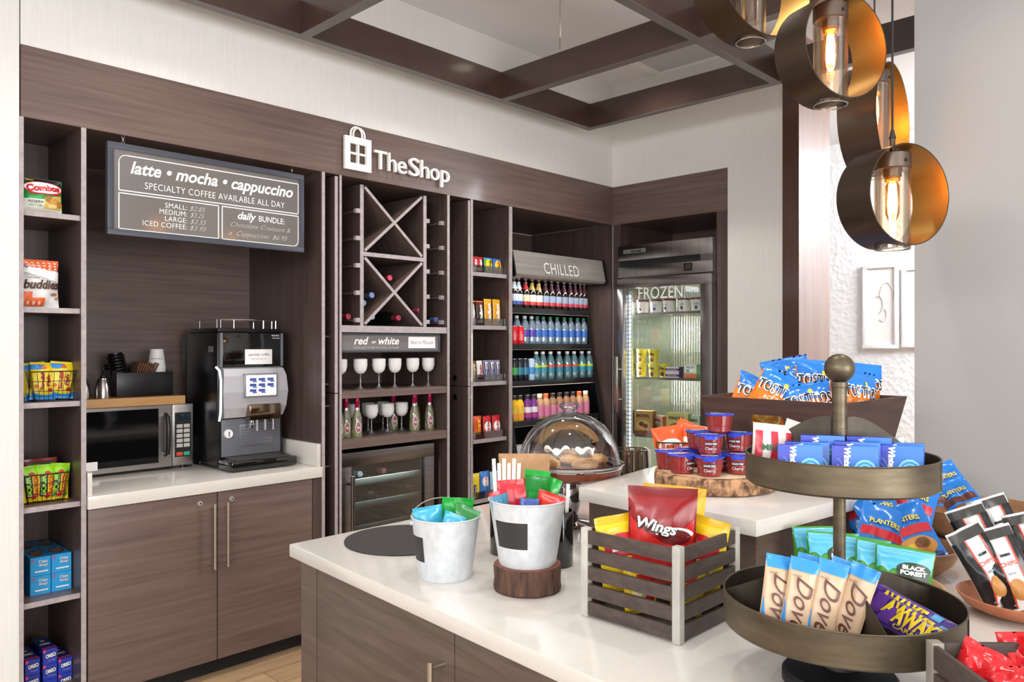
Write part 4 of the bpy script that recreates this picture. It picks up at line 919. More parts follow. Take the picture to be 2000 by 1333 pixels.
for z, y in SHF:
    mb = MB(); mb.box(cx0 + .036, cx1 - .036, y + .006, 4.19, z - .014, z - .001, BLACK); mb.box(cx0 + .036, cx1 - .036, y, y + .006, z - .034, z + .006, RAIL, .001)
    mb.box(cx0 + .036, cx1 - .036, y - .0006, y, z - .034, z - .031, C('#8a7a66', .4)); part(mb, 'shelf', t)
lt = area('cooler_light', ((cx0 + cx1) / 2, 3.50, 1.972), ((cx0 + cx1) / 2, 3.62, 1.2), .85, .03, 5, (.95, .98, 1))
lt.data.energy = 2.6
lt2 = area('cooler_light', ((cx0 + cx1) / 2, 3.535, 1.25), ((cx0 + cx1) / 2, 3.75, 1.0), .85, .02, 1.5, (.95, .98, 1))

AMB = mat('amber_glass', '#1b0c06', .08); CAPS = mat('crown_cap', '#c8c4bc', .25, .7)
def beer(lab, neck, band=None, cap=None):
    p = thing('beer_bottle', '', 'bottle')
    mb = MB(); mb.lathe([(0, 0), (.029, 0), (.0305, .004), (.0305, .115), (.026, .14), (.0145, .172), (.0125, .208), (.013, .209)], AMB, 20); mb.build('body', p)
    mb = MB(); mb.lathe([(.0311, .03), (.0311, .105)] if not band else [(.0311, .03), (.0311, .055), (.0311, .105)], lab, 20, mats=[lab] if not band else [band, lab]); mb.build('label', p)
    mb = MB(); mb.lathe([(.0262, .142), (.0155, .172), (.0138, .192)], neck, 20); mb.build('neck_label', p)
    mb = MB(); mb.lathe([(.0135, .209), (.0150, .210), (.0145, .217), (.012, .219), (0, .2195)], cap or CAPS, 16); mb.build('cap', p); return p
def row(protos, pxs, shelf, dy, labs, grp, sc=None):
    z, y = SHF[shelf]
    for k, (pr, px) in enumerate(zip(protos, pxs)):
        X = aty(px, 674, y + dy); use(pr, (X.x, X.y, z), (0, 0, facing(X.x, X.y) * .5), labs[k], grp, sc)
G1 = 'beer bottles on the top cooler shelf'
b1 = beer(C('#b4bac8', .3), C('#b2b6bd', .3), C('#33488c', .3)); b2 = beer(C('#bfb08f', .3), C('#a01f27', .3), C('#a01f27', .3)); b3 = beer(C('#cfc7b8', .3), C('#a8894a', .3), C('#b33a32', .3)); b4 = beer(C('#7f8b9e', .3), C('#3a1a22', .3), C('#a92c30', .3)); b5 = beer(C('#76808f', .3), C('#38141e', .3), C('#9e2a3c', .3))
pxs = [1003.5, 1012.4, 1026, 1038.8, 1051.6, 1064.5, 1076.6, 1088.8, 1101, 1113, 1123, 1132.7, 1140.5]
row([b1, b1, b2, b3, b3, b4, b4, b4, b5, b5, b5, b5, b5], pxs, 0, .036, ['blue and white labelled beer bottle at the far left of the top cooler shelf', 'second beer bottle from the left on the top cooler shelf, blue and white label', 'beer bottle with a red neck and red based label on the top cooler shelf', 'left of two gold necked beer bottles on the top cooler shelf', 'right of two gold necked beer bottles on the top cooler shelf', 'first of three maroon necked beer bottles, middle of top cooler shelf', 'second of three maroon necked beer bottles, middle of top cooler shelf', 'third of three maroon necked beer bottles, middle of top cooler shelf'] + ['%s of five dark necked beer bottles, right of the top cooler shelf' % ORD[k] for k in range(5)], G1, .94)
WAT = clear('blue_water_plastic', '#b9d4ea', .35, 1.1, .30); WLB = C('#2e63b5', .3)
def water(cap, lab, liquid=WAT, h=.2, stripe=None):
    p = thing('water_bottle', '', 'bottle'); k = h / .2
    mb = MB(); mb.lathe([(0, 0), (.028, 0), (.0305, .005), (.0295, .03 * k), (.0305, .05 * k), (.030, .10 * k), (.0305, .128 * k), (.022, .158 * k), (.0125, .176 * k), (.0125, .184 * k)], liquid, 20); mb.build('body', p)
    mb = MB(); z0, z1 = .055 * k, .105 * k
    mb.lathe([(.0312, z0), (.0312, z0 + (z1 - z0) * .7), (.0312, z1)], lab, 20, mats=[lab, stripe or lab]); mb.build('label', p)
    mb = MB(); mb.lathe([(.0125, .181 * k), (.0145, .181 * k), (.0142, .198 * k), (0, .2 * k)], cap, 16); mb.build('cap', p); return p
wg = water(C('#1f7a4f', .4), WLB); ww = water(C('#dfe6ee', .4), C('#4a3a9c', .3))
G2 = 'water bottles on the second cooler shelf'
row([ww, ww, ww] + [wg] * 8, [1009, 1024.6, 1038, 1049, 1061, 1074.6, 1088, 1102, 1114.5, 1127.5, 1139.5], 1, .062, ['first white capped water bottle from left, second cooler shelf', 'second white capped water bottle from left, second cooler shelf', 'third white capped water bottle from left, second cooler shelf'] + ['%s green capped water bottle from left, second cooler shelf' % ORD[k] for k in range(8)], G2)
def can(body, band, h=.122, r=.0265, word=None, wc=None):
    p = thing('drink_can', '', 'can')
    mb = MB(); mb.lathe([(.022, 0), (r, .008), (r, h * .3), (r, h * .62), (r, h - .012), (.0225, h)], body, 22, mats=[body, body, band, body, body])
    if word: decals(mb, lambda u, v, off=0: Vector(((r + off) * sin((u - .5) * 2), -(r + off) * cos((u - .5) * 2), v * h)), [('text', word, .5, .5, .2, .5, wc, dict(rot=0))], .0006)
    mb.build('body', p)
    mb = MB(); mb.lathe([(.0225, h), (.0225, h + .002), (.020, h - .001), (0, h - .001)], mat('can_lid', '#cfcfd2', .25, .9), 20); mb.build('lid', p); return p
rc = can(C('#d5202c', .25), C('#dd3b40', .25), .124, word='Coke', wc=WHITE)
G3 = 'red cans at the left of the second cooler shelf'
row([rc, rc], [1003, 1016], 1, .028, ['left of two red soda cans on the second cooler shelf', 'right of two red soda cans on the second cooler shelf'], G3)
c1 = can(C('#12161a', .25), C('#3fae49', .25), .15); c2 = can(C('#121c2c', .25), C('#2f7f9c', .25), .15); c3 = can(C('#bcd6ee', .25), C('#3d8fd6', .25), .15)
G4 = 'drink cans on the third cooler shelf'
row([c1, c2, c2, c3], [1003.5, 1014.5, 1025.5, 1036.7], 2, .036, ['black and green drink can at the left of the third cooler shelf', 'left of two dark teal drink cans on the third cooler shelf', 'right of two dark teal drink cans on the third cooler shelf', 'light blue drink can on the third cooler shelf'], G4)
TEA = clear('teal_water_plastic', '#7fb9c4', .35, 1.0, .35)
v1 = water(C('#e8eaee', .4), C('#2e8fa8', .3), TEA, .2, C('#c6d92e', .3)); v2 = water(C('#e8eaee', .4), C('#2a7f96', .3), TEA, .2, C('#e0442e', .3))
G5 = 'flavoured water bottles on the third cooler shelf'
row([v1, v1, v2, v2, v2, v2, v1, v1], [1047, 1060, 1075, 1091.5, 1107.5, 1121, 1136, 1150], 2, .045, ['first yellow banded water bottle from left, third cooler shelf', 'second yellow banded water bottle from left, third cooler shelf'] + ['%s red banded water bottle from left, third cooler shelf' % ORD[k] for k in range(4)] + ['yellow banded water bottle right of the red banded ones, third cooler shelf', 'last yellow banded water bottle at the right end of the third cooler shelf'], G5)
def juice(liq, lab, cap, lab2=None):
    p = thing('juice_bottle', '', 'bottle')
    mb = MB(); mb.lathe([(0, 0), (.028, 0), (.0295, .005), (.0295, .10), (.0255, .122), (.017, .142), (.016, .15)], liq, 20); mb.build('body', p)
    mb = MB(); mb.lathe([(.0302, .02), (.0302, .055), (.0302, .092)], lab, 20, mats=[lab2 or lab, lab]); mb.build('label', p)
    mb = MB(); mb.lathe([(.016, .147), (.0185, .147), (.0182, .171), (.016, .173), (0, .1735)], cap, 18); mb.build('cap', p); return p
DK = C('#241a18', .4)
j1 = juice(C('#e9b41c', .25), C('#eec93a', .4), DK, C('#f0a040', .4)); j2 = juice(C('#6d2a78', .25), C('#e6e0e6', .4), DK, C('#a43a86', .4)); j3 = juice(C('#b98f6a', .3), C('#d67aa0', .4), C('#dccbb0', .4)); j4 = juice(C('#c2946c', .3), C('#d67aa0', .4), C('#e2592a', .4)); j5 = juice(C('#9c7152', .3), C('#cf7f9f', .4), DK)
G6 = 'juice bottles on the fourth cooler shelf'
row([j1, j1, j2, j2, j3, j4, j5, j5, j5, j5, j4, j3], [1003.4, 1015, 1030, 1042, 1054, 1066, 1079, 1092.4, 1106, 1118.5, 1131, 1143.5], 3, .036, ['left yellow juice bottle on the fourth cooler shelf', 'right yellow juice bottle on the fourth cooler shelf', 'left purple juice bottle on the fourth cooler shelf', 'right purple juice bottle on the fourth cooler shelf', 'tan drink bottle with a cream cap beside the purple juice bottles', 'tan drink bottle with an orange cap at the left middle of the fourth cooler shelf'] + ['%s dark capped brown drink bottle from the left on the fourth cooler shelf' % ORD[k] for k in range(4)] + ['tan drink bottle with an orange cap near the right end of the fourth cooler shelf', 'tan drink bottle with a cream cap at the right end of the fourth cooler shelf'], G6)
s = bag('food_pouch', .12, .13, .05, C('#c9ccd2', .3), [('rect', .1, .1, .9, .5, C('#d08a4e', .4)), ('ell', .5, .35, .25, .15, C('#7a5a34', .5))], seed=31, cat='pouch')
use(s, aty(1014, 674, 3.56).xy.to_3d() + Vector((0, 0, .741)), pose(-.2, .05), 'silver and orange food pouch at the left of the fifth cooler shelf, beside the dome')
s = bag('food_pouch', .12, .12, .05, C('#e4e4e4', .3), [('rect', .1, .1, .9, .4, C('#b05a34', .4))], seed=32, cat='pouch')
use(s, aty(1042, 674, 3.57).xy.to_3d() + Vector((0, 0, .741)), pose(-.2, .05), 'white food pouch on the fifth cooler shelf behind the dome')

# ================================================================ UPRIGHT FREEZER
t = thing('upright_freezer', 'tall stainless steel glass door freezer lit inside, lettered FROZEN', 'freezer', (4.95, 2.985, 0))
fy0, fy1, fx, fb = 2.606, 3.372, 4.60, 5.28
mb = MB(); RIBB = mat('freezer_liner', '#c3c6b6', .22, .75)
def rib():
    m = RIBB; b = m.node_tree.nodes['Principled BSDF']; tc = N(m, 'ShaderNodeTexCoord'); w = N(m, 'ShaderNodeTexWave', wave_type='BANDS', bands_direction='Y'); w.inputs['Scale'].default_value = 14
    L(m, tc.outputs['Object'], w.inputs['Vector']); bp = N(m, 'ShaderNodeBump'); bp.inputs['Strength'].default_value = .35; bp.inputs['Distance'].default_value = .01; L(m, w.outputs['Fac'], bp.inputs['Height']); L(m, bp.outputs['Normal'], b.inputs['Normal'])
rib()
ix0, iy0, iy1, iz0, iz1 = fx + .06, fy0 + .045, fy1 - .045, .20, 1.965
mb.box(fx + .05, fb, fy0, iy0 - .003, .10, 2.0, STEELV); mb.box(fx + .05, fb, iy1 + .003, fy1, .10, 2.0, STEELV); mb.box(fb - .03, fb, iy0 - .003, iy1 + .003, .10, 2.0, STEELV); mb.box(fx + .05, fb - .03, iy0 - .003, iy1 + .003, iz1 + .003, 2.0, STEELV); mb.box(fx + .05, fb - .03, iy0 - .003, iy1 + .003, .10, iz0 - .003, STEELV)
mb.box(fx + .05, fb, fy0, fy1, 2.0005, 2.25, STEELV)
part(mb, 'body', t)
mb = MB(); mb.box(ix0, fb - .034, iy0 - .003, iy0 - .0005, iz0, iz1, RIBB); mb.box(ix0, fb - .034, iy1 + .0005, iy1 + .003, iz0, iz1, RIBB); mb.box(fb - .034, fb - .031, iy0, iy1, iz0, iz1, RIBB); mb.box(ix0, fb - .034, iy0, iy1, iz0 - .003, iz0, RIBB); mb.box(ix0, fb - .034, iy0, iy1, iz1, iz1 + .003, RIBB); part(mb, 'liner', t)
zl, zr = 2.258, 2.25
mb = MB()
mb.box(fx, fx + .049, fy0, fy1, 2.022, 2.10, STEELV, .002); mb.box(fx, fx + .049, fy0, fy1, 2.145, 2.252, STEELV, .002); mb.box(fx + .02, fx + .049, fy0 + .09, fy1 - .01, 2.1, 2.145, BLACKM); mb.box(fx + .0005, fx + .049, fy0, fy0 + .09, 2.1, 2.145, STEELV)
part(mb, 'top_grille', t)
mb = MB(); A = atx(1217, 485, fx); B = atx(1262, 494, fx); mb.box(fx - .003, fx - .0005, B.y, A.y, 2.19, 2.228, BLACK); mb.box(fx - .004, fx - .003, B.y + .004, A.y - .004, 2.194, 2.224, C('#9a9a9a', .3, metal=.6))
me = text('true', 1., bold=.03, shear=.2); e0, e1, g0, g1 = extent(me); mb.mesh(me, BLACK, lambda a, b, c: Vector((fx - .0045, A.y - .07 - (a - e0) / (e1 - e0) * .09, 2.200 + (b - g0) / (g1 - g0) * .017))); part(mb, 'name_plate', t)
mb = MB(); A = atx(1336, 518, fx); mb.box(fx - .006, fx - .0005, A.y - .065, A.y, 2.04, 2.092, BLACK, .002); mb.box(fx - .007, fx - .006, A.y - .055, A.y - .012, 2.05, 2.085, C('#3a2f2c', .3)); part(mb, 'thermostat', t)
mb = MB()                                    # door
for (a, b, c, d) in ((fy0, fy1, 1.945, 2.012), (fy0, fy1, .12, .20), (fy0, fy0 + .085, .20, 1.945), (fy1 - .05, fy1, .20, 1.945)): mb.box(fx - .012, fx + .046, a, b, c, d, STEELV, .004)
dr = part(mb, 'door', t)
mb = MB(); mb.box(fx, fx + .006, fy0 + .085, fy1 - .05, .20, 1.945, GLASS); g_ = mb.build('door_glass', dr); g_.data.transform(Matrix.Translation(-t.location))
mb = MB(); hy = fy1 - .018; mb.box(fx - .062, fx - .044, hy - .012, hy + .012, 1.045, 1.452, NICKEL, .004)
for z in (1.14, 1.36): mb.cyl((fx - .012, hy, z), (fx - .046, hy, z), .008, CHROME, 10)
g_ = mb.build('door_handle', dr); g_.data.transform(Matrix.Translation(-t.location))
mb = MB(); me = text('FROZEN', 1., space=1.03); q0, q1, r0, r1 = extent(me); A = atx(1247, 585, fx - .001); B = atx(1333, 580, fx - .001)
mb.mesh(me, WHITE, lambda a, b, c: Vector((fx - .0012, A.y + (a - q0) / (q1 - q0) * (B.y - A.y), 1.862 + (b - r0) / (r1 - r0) * .082))); g_ = mb.build('door_lettering', dr); g_.data.transform(Matrix.Translation(-t.location))
LEDM = mat('led_white', '#f2fbff', .4, emit=3.2)
mb = MB(); mb.box(fx + .068, fx + .09, iy1 - .022, iy1 - .002, .24, 1.93, C('#dfe6ea', .3)); part(mb, 'light_housing', t)
mb = MB()
for k in range(56): z = .26 + k * .0295; mb.box(fx + .064, fx + .068, iy1 - .018, iy1 - .006, z, z + .017, LEDM)
part(mb, 'light_strip', t)
FS = [1.765, 1.30, .88, .45]
for z in FS:
    mb = MB()
    for x in (fx + .10, fb - .06, fx + .35): mb.tube([(x, iy0 + .01, z - .004), (x, iy1 - .03, z - .004)], .0035, CHROME, 5)
    for k in range(22): y = iy0 + .015 + k * .029; mb.tube([(fx + .10, y, z - .002), (fb - .06, y, z - .002)], .0018, CHROME, 4)
    mb.box(fx + .096, fx + .099, iy0 + .01, iy1 - .03, z - .012, z + .006, STEEL); part(mb, 'wire_shelf', t)
area('freezer_lamp', (fx + .13, iy1 - .03, 1.1), (fx + .35, iy0, 1.1), .03, 1.6, 15, (.98, 1, .94))
CRE = C('#efeae0', .4); MAR = C('#7c2438', .4)
pt = thing('ice_cream_tub', '', 'tub')
mb = MB(); mb.lathe([(0, 0), (.037, 0), (.044, .088)], CRE, 22); decals(mb, lambda u, v, off=0: Vector(((.0385 + .006 * v + off) * sin((u - .5) * 2.4), -(.0385 + .006 * v + off) * cos((u - .5) * 2.4), v * .088)), [('ell', .5, .35, .1, .14, BRN), ('text', 'vanilla', .5, .65, .34, .14, C('#6a4a68', .5), {})], .0008); mb.build('cup', pt)
mb = MB(); mb.lathe([(.0435, .086), (.0465, .086), (.0465, .098), (.043, .099), (0, .0985)], MAR, 22); mb.build('lid', pt)
for k, (px, r) in enumerate(((1256, 0), (1281, .3), (1307, -.2), (1336, .1), (1361, .4))):
    p = atx(px, 600, fx + .16); use(pt, (p.x, p.y, FS[0] + .001), -pi / 2 + r, '%s maroon lidded white ice cream tub from the left, top freezer shelf' % ORD[k], 'ice cream tubs in the freezer')
YC = C('#f0dc2c', .35)
py_ = thing('yellow_cup', '', 'cup')
mb = MB(); mb.lathe([(0, 0), (.031, 0), (.039, .095)], YC, 22); decals(mb, lambda u, v, off=0: Vector(((.0322 + .0075 * v + off) * sin((u - .5) * 2.4), -(.0322 + .0075 * v + off) * cos((u - .5) * 2.4), v * .095)), [('ell', .5, .25, .2, .16, BRN), ('ell', .6, .4, .1, .08, ORG), ('text', 'Dibs', .5, .7, .5, .22, BRN, dict(bold=.04))], .0008); mb.build('cup', py_)
mb = MB(); mb.lathe([(.0385, .093), (.041, .093), (.041, .101), (0, .1015)], C('#f6e663', .35), 22); mb.build('lid', py_)
for k, (px, lv, lab) in enumerate(((1253, 0, 'bottom left yellow cup of the stack on the second freezer shelf'), (1277, 0, 'bottom middle yellow cup of the stack on the second freezer shelf'), (1298, 0, 'bottom right yellow cup on the second freezer shelf, nothing on top'), (1253, 1, 'top left yellow cup of the stack on the second freezer shelf'), (1277, 1, 'top right yellow cup of the stack on the second freezer shelf'))):
    p = atx(px, 700, fx + .16 if k != 2 else fx + .2); use(py_, (p.x, p.y, FS[1] + .001 + lv * .1025), -pi / 2, lab, 'yellow cups in the freezer')
fbx = carton('ice_cream_bar', .11, .08, .04, C('#e9e3ea', .4), C('#5a3a70', .4), C('#dcd4e0', .4), [('rect', .0, .3, 1, .7, C('#5a3a4c', .4)), ('text', 'Klondike', .5, .5, .7, .26, WHITE, {})], cat='frozen snack')
for lv in (0, 1): p = atx(1319, 730, fx + .16); use(fbx, (p.x, p.y, FS[1] + .001 + lv * .041), -pi / 2, ('lower' if lv == 0 else 'upper') + ' white and purple ice cream bar box on the second freezer shelf', 'ice cream bar boxes')
o = carton('frozen_box', .10, .08, .10, C('#e6ecd8', .4), C('#6aa860', .4), C('#f2f4ee', .4), [('rect', .0, .0, 1, .4, C('#e2884a', .4)), ('ell', .3, .55, .15, .12, C('#5aa05a', .4)), ('text', 'FRUIT', .5, .78, .6, .16, NAV, dict(bold=.03))], cat='frozen snack'); p = atx(1354, 730, fx + .16); o.location = (p.x, p.y, FS[1] + .001); o.rotation_euler = (0, 0, -pi / 2); tag(o, 'white, green and orange frozen box at the right of the second freezer shelf', 'frozen snack')
for k, (px, w, h, c1_, c2_, c3_, lab) in enumerate(((1260, .15, .175, '#c79a5a', '#8a4a2c', '#e0c070', 'tall tan meal box at the left of the third freezer shelf'), (1290, .10, .14, '#d8a890', '#c85a3a', '#8a9a5a', 'pink and orange meal box, second from left on the third freezer shelf'), (1326, .17, .175, '#d8c878', '#6a9a4a', '#b87a3c', 'wide green and yellow meal box on the third freezer shelf'), (1358, .10, .16, '#d9e4c4', '#7ab07a', '#c8b870', 'pale green meal box at the right of the third freezer shelf'))):
    it = [('rect', .0, .0, 1, .18, C(c2_, .4)), ('ell', .5, .42, .36, .2, C(c3_, .5)), ('ell', .4, .45, .14, .1, C('#7a4a28', .5)), ('ell', .62, .38, .14, .09, C(c2_, .5)), ('text', ('BOWL', 'MEAL', 'PASTA', 'GREENS')[k], .5, .8, .7, .13, C('#4a2a20', .5), dict(bold=.03))]
    o = carton('meal_box', w, .06, h, C(c1_, .4), C(c2_, .4), C(c1_, .4), it, cat='frozen meal'); p = atx(px, 830, fx + .15 + .05 * (k % 2)); o.location = (p.x, p.y, FS[2] + .001); o.rotation_euler = (0, 0, -pi / 2 + (.15, -.2, .1, 0)[k]); tag(o, lab, 'frozen meal', 'frozen meal boxes')
# ================================================================ ISLAND
IZ = .914
C0 = Vector((1.258, 2.187)); fd = Vector((-.086, -.9963)); bk = Vector((1, 0))
def along(s): return C0 + fd * s
P_end = along(2.75)
top_poly = [C0, P_end, Vector((3.255, P_end.y)), Vector((3.255, 2.187))]
t = thing('island_cabinet', 'dark oak island base with doors in the foreground', 'cabinet', (2.1, .9, 0))
ins = .028
def inset_front(s, o): n = Vector((-fd.y, fd.x)); n = n if n.x > 0 else -n; p = along(s) + n * o; return p
a = inset_front(ins, ins + .021); b = inset_front(2.70, ins + .021)
mb = MB(); mb.prism([(a.x, 2.187 - ins), (b.x, b.y), (3.22, b.y), (3.22, 2.187 - ins)], .09, IZ - .0405, ISLW); part(mb, 'body', t)
a2 = inset_front(ins, .09); b2 = inset_front(2.70, .09); mb = MB(); mb.prism([(a2.x, 2.187 - .09), (b2.x, b2.y), (3.2, b2.y), (3.2, 2.187 - .09)], 0, .09, BLACKM); part(mb, 'toe_kick', t)
def s_at(px):                                # distance along the front where a pixel column meets it
    r = ray(px, 674); n = Vector((-fd.y, fd.x)); q = inset_front(0, ins)
    tt = (q.dot(n)) / (r[0] * n.x + r[1] * n.y); p = Vector((r[0] * tt, r[1] * tt)); return (p - C0).dot(fd)
ang = atan2(fd.y, fd.x)
def on_front(s): p = inset_front(s, ins); return Matrix.Translation((p.x, p.y, 0)) @ Matrix.Rotation(ang, 4, 'Z')   # local x runs along the front, +y into the body
s1, s2, s3 = s_at(619), s_at(888), s_at(888) + (s_at(888) - s_at(619))
mb = MB(); mb.box(0, s1 - ins - .002, 0, .02, .09, IZ - .041, ISLW, M=on_front(ins)); part(mb, 'end_panel', t)
for (q0, q1, hs) in ((s1, s2, s2 - .042), (s2, s3, None), (s3, s3 + .5, None)):
    mb = MB(); mb.box(.0015, q1 - q0 - .0015, 0, .02, .092, IZ - .052, ISLW, .001, M=on_front(q0)); d = part(mb, 'door', t)
    if hs:
        mb = MB(); M = on_front(hs); q = lambda x, y, z: M @ Vector((x, y, z))
        mb.cyl(q(0, -.04, .50), q(0, -.04, .79), .0075, NICKEL); mb.cyl(q(0, 0, .775), q(0, -.04, .775), .006, NICKEL, 8); mb.cyl(q(0, 0, .515), q(0, -.04, .515), .006, NICKEL, 8)
        h = mb.build('handle', d); h.data.transform(Matrix.Translation(-t.location))
mb = MB(); mb.prism([(p.x, p.y) for p in top_poly], IZ - .04, IZ, QUARTZ, bev=.006); o = mb.build_at('island_worktop', (2.1, .9, IZ)); tag(o, 'long white quartz worktop on the island', 'countertop')
# raised block
PZ = 1.098
pp = [Vector((1.860, 1.513)), Vector((1.811, .905)), Vector((2.96, .772)), Vector((2.96, 1.658))]
cen = sum(pp, Vector((0, 0))) / 4
t = thing('raised_plinth', 'raised display block on the island with a white quartz top and dark oak sides', 'display stand', (cen.x, cen.y, IZ))
mb = MB(); mb.prism([(p.x, p.y) for p in pp], PZ - .041, PZ, QUARTZ, bev=.003); part(mb, 'top', t)
bp = [p + (cen - p).normalized() * .035 for p in pp]; mb = MB(); mb.prism([(p.x, p.y) for p in bp], IZ + .0005, PZ - .0415, ISLW); part(mb, 'body', t)

# ---------------------------------------------------------------- slate round, buckets, stump
SLATE = grained('slate', '#2e2a29', '#3b3635', (25, 25, 25), .6, .15)
mb = MB(); mb.lathe([(0, 0), (.186, 0), (.187, .002), (.187, .006), (.186, .007), (0, .007)], SLATE, 64); o = mb.build('slate_board'); o.location = (1.535, 1.962, IZ + .0002); tag(o, 'round black slate board lying flat on the island corner', 'board')
GALV = grained('galvanised', '#c2c6ca', '#dcdfe1', (45, 45, 30), .42, .06, metal=.2)
def bucket(lab, loc, rb, rt, h, patch_ang, patch=True, bail=0):
    t = thing('metal_bucket', lab, 'bucket', loc)
    mb = MB(); r_ = lambda z: rb + (rt - rb) * z / h
    mb.lathe([(0, 0), (rb - .001, 0), (rb, .003), (r_(h * .3), h * .3), (rt, h - .004), (rt + .0025, h - .002), (rt + .001, h), (rt - .001, h - .002), (r_(h * .3) - .002, h * .3), (rb - .002, .006), (0, .006)], GALV, 48)
    mb.tube([((rt + .001) * cos(q), (rt + .001) * sin(q), h - .001) for q in [i * pi / 24 for i in range(48)]], .002, GALV, 6, True); mb.build('body', t)
    S = lambda u, v, off=0: Vector(((r_(h * v) + off) * cos(patch_ang + (u - .5) * 1.05), (r_(h * v) + off) * sin(patch_ang + (u - .5) * 1.05), h * v))
    mb = MB(); mb.grid(lambda a, b: S(-.02 + 1.04 * a, .30 + .44 * b, .0008), 12, 2, C('#dcdcda', .6)); mb.grid(lambda a, b: S(a, .315 + .41 * b, .0014), 12, 2, CHALK); mb.build('chalk_label', t)
    if bail:
        mb = MB(); ax = Vector((cos(bail), sin(bail), 0)); pe = Vector((-sin(bail), cos(bail), 0))
        mb.tube([ax * (rt + .003) * cos(q) + pe * (rt * .55) * sin(q) + Vector((0, 0, h - .012 + .05 * sin(q))) for q in [i * pi / 14 for i in range(15)]], .0016, mat('wire_zinc', '#b8b0a4', .3, .9), 6)
        for s in (-1, 1): mb.lathe([(0, -.004), (.006, -.004), (.006, .004), (0, .004)], GALV, 10, Matrix.Translation(ax * s * (rt + .002) + Vector((0, 0, h - .014))) @ Matrix.Rotation(bail, 4, 'Z') @ Matrix.Rotation(pi / 2, 4, 'Y'))
        mb.build('wire_handle', t)
    return t
camang = lambda x, y: atan2(-y, -x)
bx1, by1 = 1.379, 1.583; bx2, by2 = 1.452, 1.349
bucket('small whitewashed metal bucket standing directly on the worktop, candy inside', (bx1, by1, IZ + .0003), .072, .091, .163, camang(bx1, by1) - 1.28, bail=camang(bx1, by1) + pi / 2 + .25)
bucket('taller whitewashed metal bucket standing on the tree stump, candy inside', (bx2, by2, IZ + .0675), .073, .098, .164, camang(bx2, by2) - .52)
BARK = grained('bark_dark', '#33211a', '#6a4a38', (70, 70, 9), .85, 1.0, ramp=(.35, .7)); CUT = grained('cut_wood', '#6d3d2a', '#8a5440', (30, 30, 30), .6, .05)
mb = MB(); mb.lathe([(0, 0), (.082, 0), (.087, .006), (.086, .03), (.087, .060), (.085, .066), (.080, .0668), (0, .0668)], BARK, 72, mats=[CUT, BARK, BARK, BARK, BARK, CUT, CUT], wob=.035, seed=3); o = mb.build('tree_stump'); o.location = (bx2, by2, IZ + .0003); tag(o, 'short bark covered tree stump riser under the taller bucket', 'log slice')
# candy packs in the two buckets
def pk(base, top, items, w, h, seed, **k): return bag('candy_pack', w, h, .016, base, items, seed=seed, top=top, cat='candy', seal=.1, **k)
g1 = foil('#1fa63a'); g2 = foil('#157f2e'); bl = foil('#3aa7c9'); rd = foil('#c4202c')
a_ = facing(bx1, by1)
def in_bucket(p, base, dx, dd, z, rz, lean, roll, lab, grp=None):
    """dx to the right of the eye, dd away from it"""
    x = base[0] + RT[0] * dx + FW[0] * dd; y = base[1] + RT[1] * dx + FW[1] * dd
    return use(p, (x, y, z), pose(facing(x, y) + rz, lean, roll), lab, grp)
p1 = pk(g1, g1, [('rect', .1, .2, .9, .5, C('#d9f0d0', .3)), ('ell', .4, .35, .2, .1, C('#6a4a30', .4))], .088, .13, 41, bend=.01)
in_bucket(p1, (bx1, by1), .022, .03, IZ + .075, .1, .05, .08, 'bright green candy pack standing tallest in the small bucket', 'candy packs in the small bucket')
p2 = pk(g2, g2, [('rect', .1, .15, .9, .4, C('#cfe0c0', .3))], .07, .11, 42, bend=-.012)
in_bucket(p2, (bx1, by1), .026, -.016, IZ + .084, -.3, .0, .34, 'dark green candy pack leaning right in the small bucket', 'candy packs in the small bucket')
p3 = pk(bl, bl, [('ell', .5, .3, .3, .14, C('#caa06a', .4)), ('ell', .35, .25, .14, .08, BRN), ('ell', .65, .3, .12, .08, C('#f0e2c4', .4))], .08, .105, 43, bend=.012)
in_bucket(p3, (bx1, by1), -.038, -.014, IZ + .085, .2, .12, -.10, 'sky blue cookie candy pack at the left of the small bucket', 'candy packs in the small bucket')
p3b = pk(bl, bl, [('ell', .5, .4, .3, .14, C('#8a5a38', .4))], .062, .10, 44)
in_bucket(p3b, (bx1, by1), .002, -.040, IZ + .080, -.3, .05, .3, 'small sky blue candy pack at the front of the small bucket', 'candy packs in the small bucket')
bz = IZ + .0675
p4 = pk(rd, rd, [('rect', .1, .15, .9, .45, C('#5b1a24', .3)), ('ell', .5, .35, .28, .12, C('#d8b27a', .4)), ('ell', .3, .3, .1, .08, NAV)], .085, .125, 45)
in_bucket(p4, (bx2, by2), -.030, .0, bz + .085, .15, .1, -.05, 'dark red candy pack at the left of the bucket on the stump', 'candy packs in the bucket on the stump')
p5 = pk(g2, g1, [('rect', .2, .1, .8, .6, C('#2b8f3a', .3))], .066, .14, 46, bend=.02)
in_bucket(p5, (bx2, by2), .018, .01, bz + .095, -.2, .05, .08, 'green candy pack standing tallest in the bucket on the stump', 'candy packs in the bucket on the stump')
p5b = pk(g1, g1, [('rect', .2, .1, .8, .6, C('#cfe6c8', .3))], .045, .12, 47, bend=-.01)
in_bucket(p5b, (bx2, by2), .040, .022, bz + .095, -.5, .0, .25, 'narrow green candy pack behind the tallest one, bucket on the stump', 'candy packs in the bucket on the stump')
p6 = pk(foil('#e0301f'), foil('#e0301f'), [('rect', .2, .1, .8, .5, C('#a01a18', .3))], .07, .10, 48, bend=.01)
in_bucket(p6, (bx2, by2), .036, -.02, bz + .086, -.2, .03, .30, 'bright red candy pack at the right of the bucket on the stump', 'candy packs in the bucket on the stump')
p7 = pk(foil('#3f7f9e'), rd, [('ell', .5, .4, .25, .2, C('#c43a3a', .4))], .05, .11, 49)
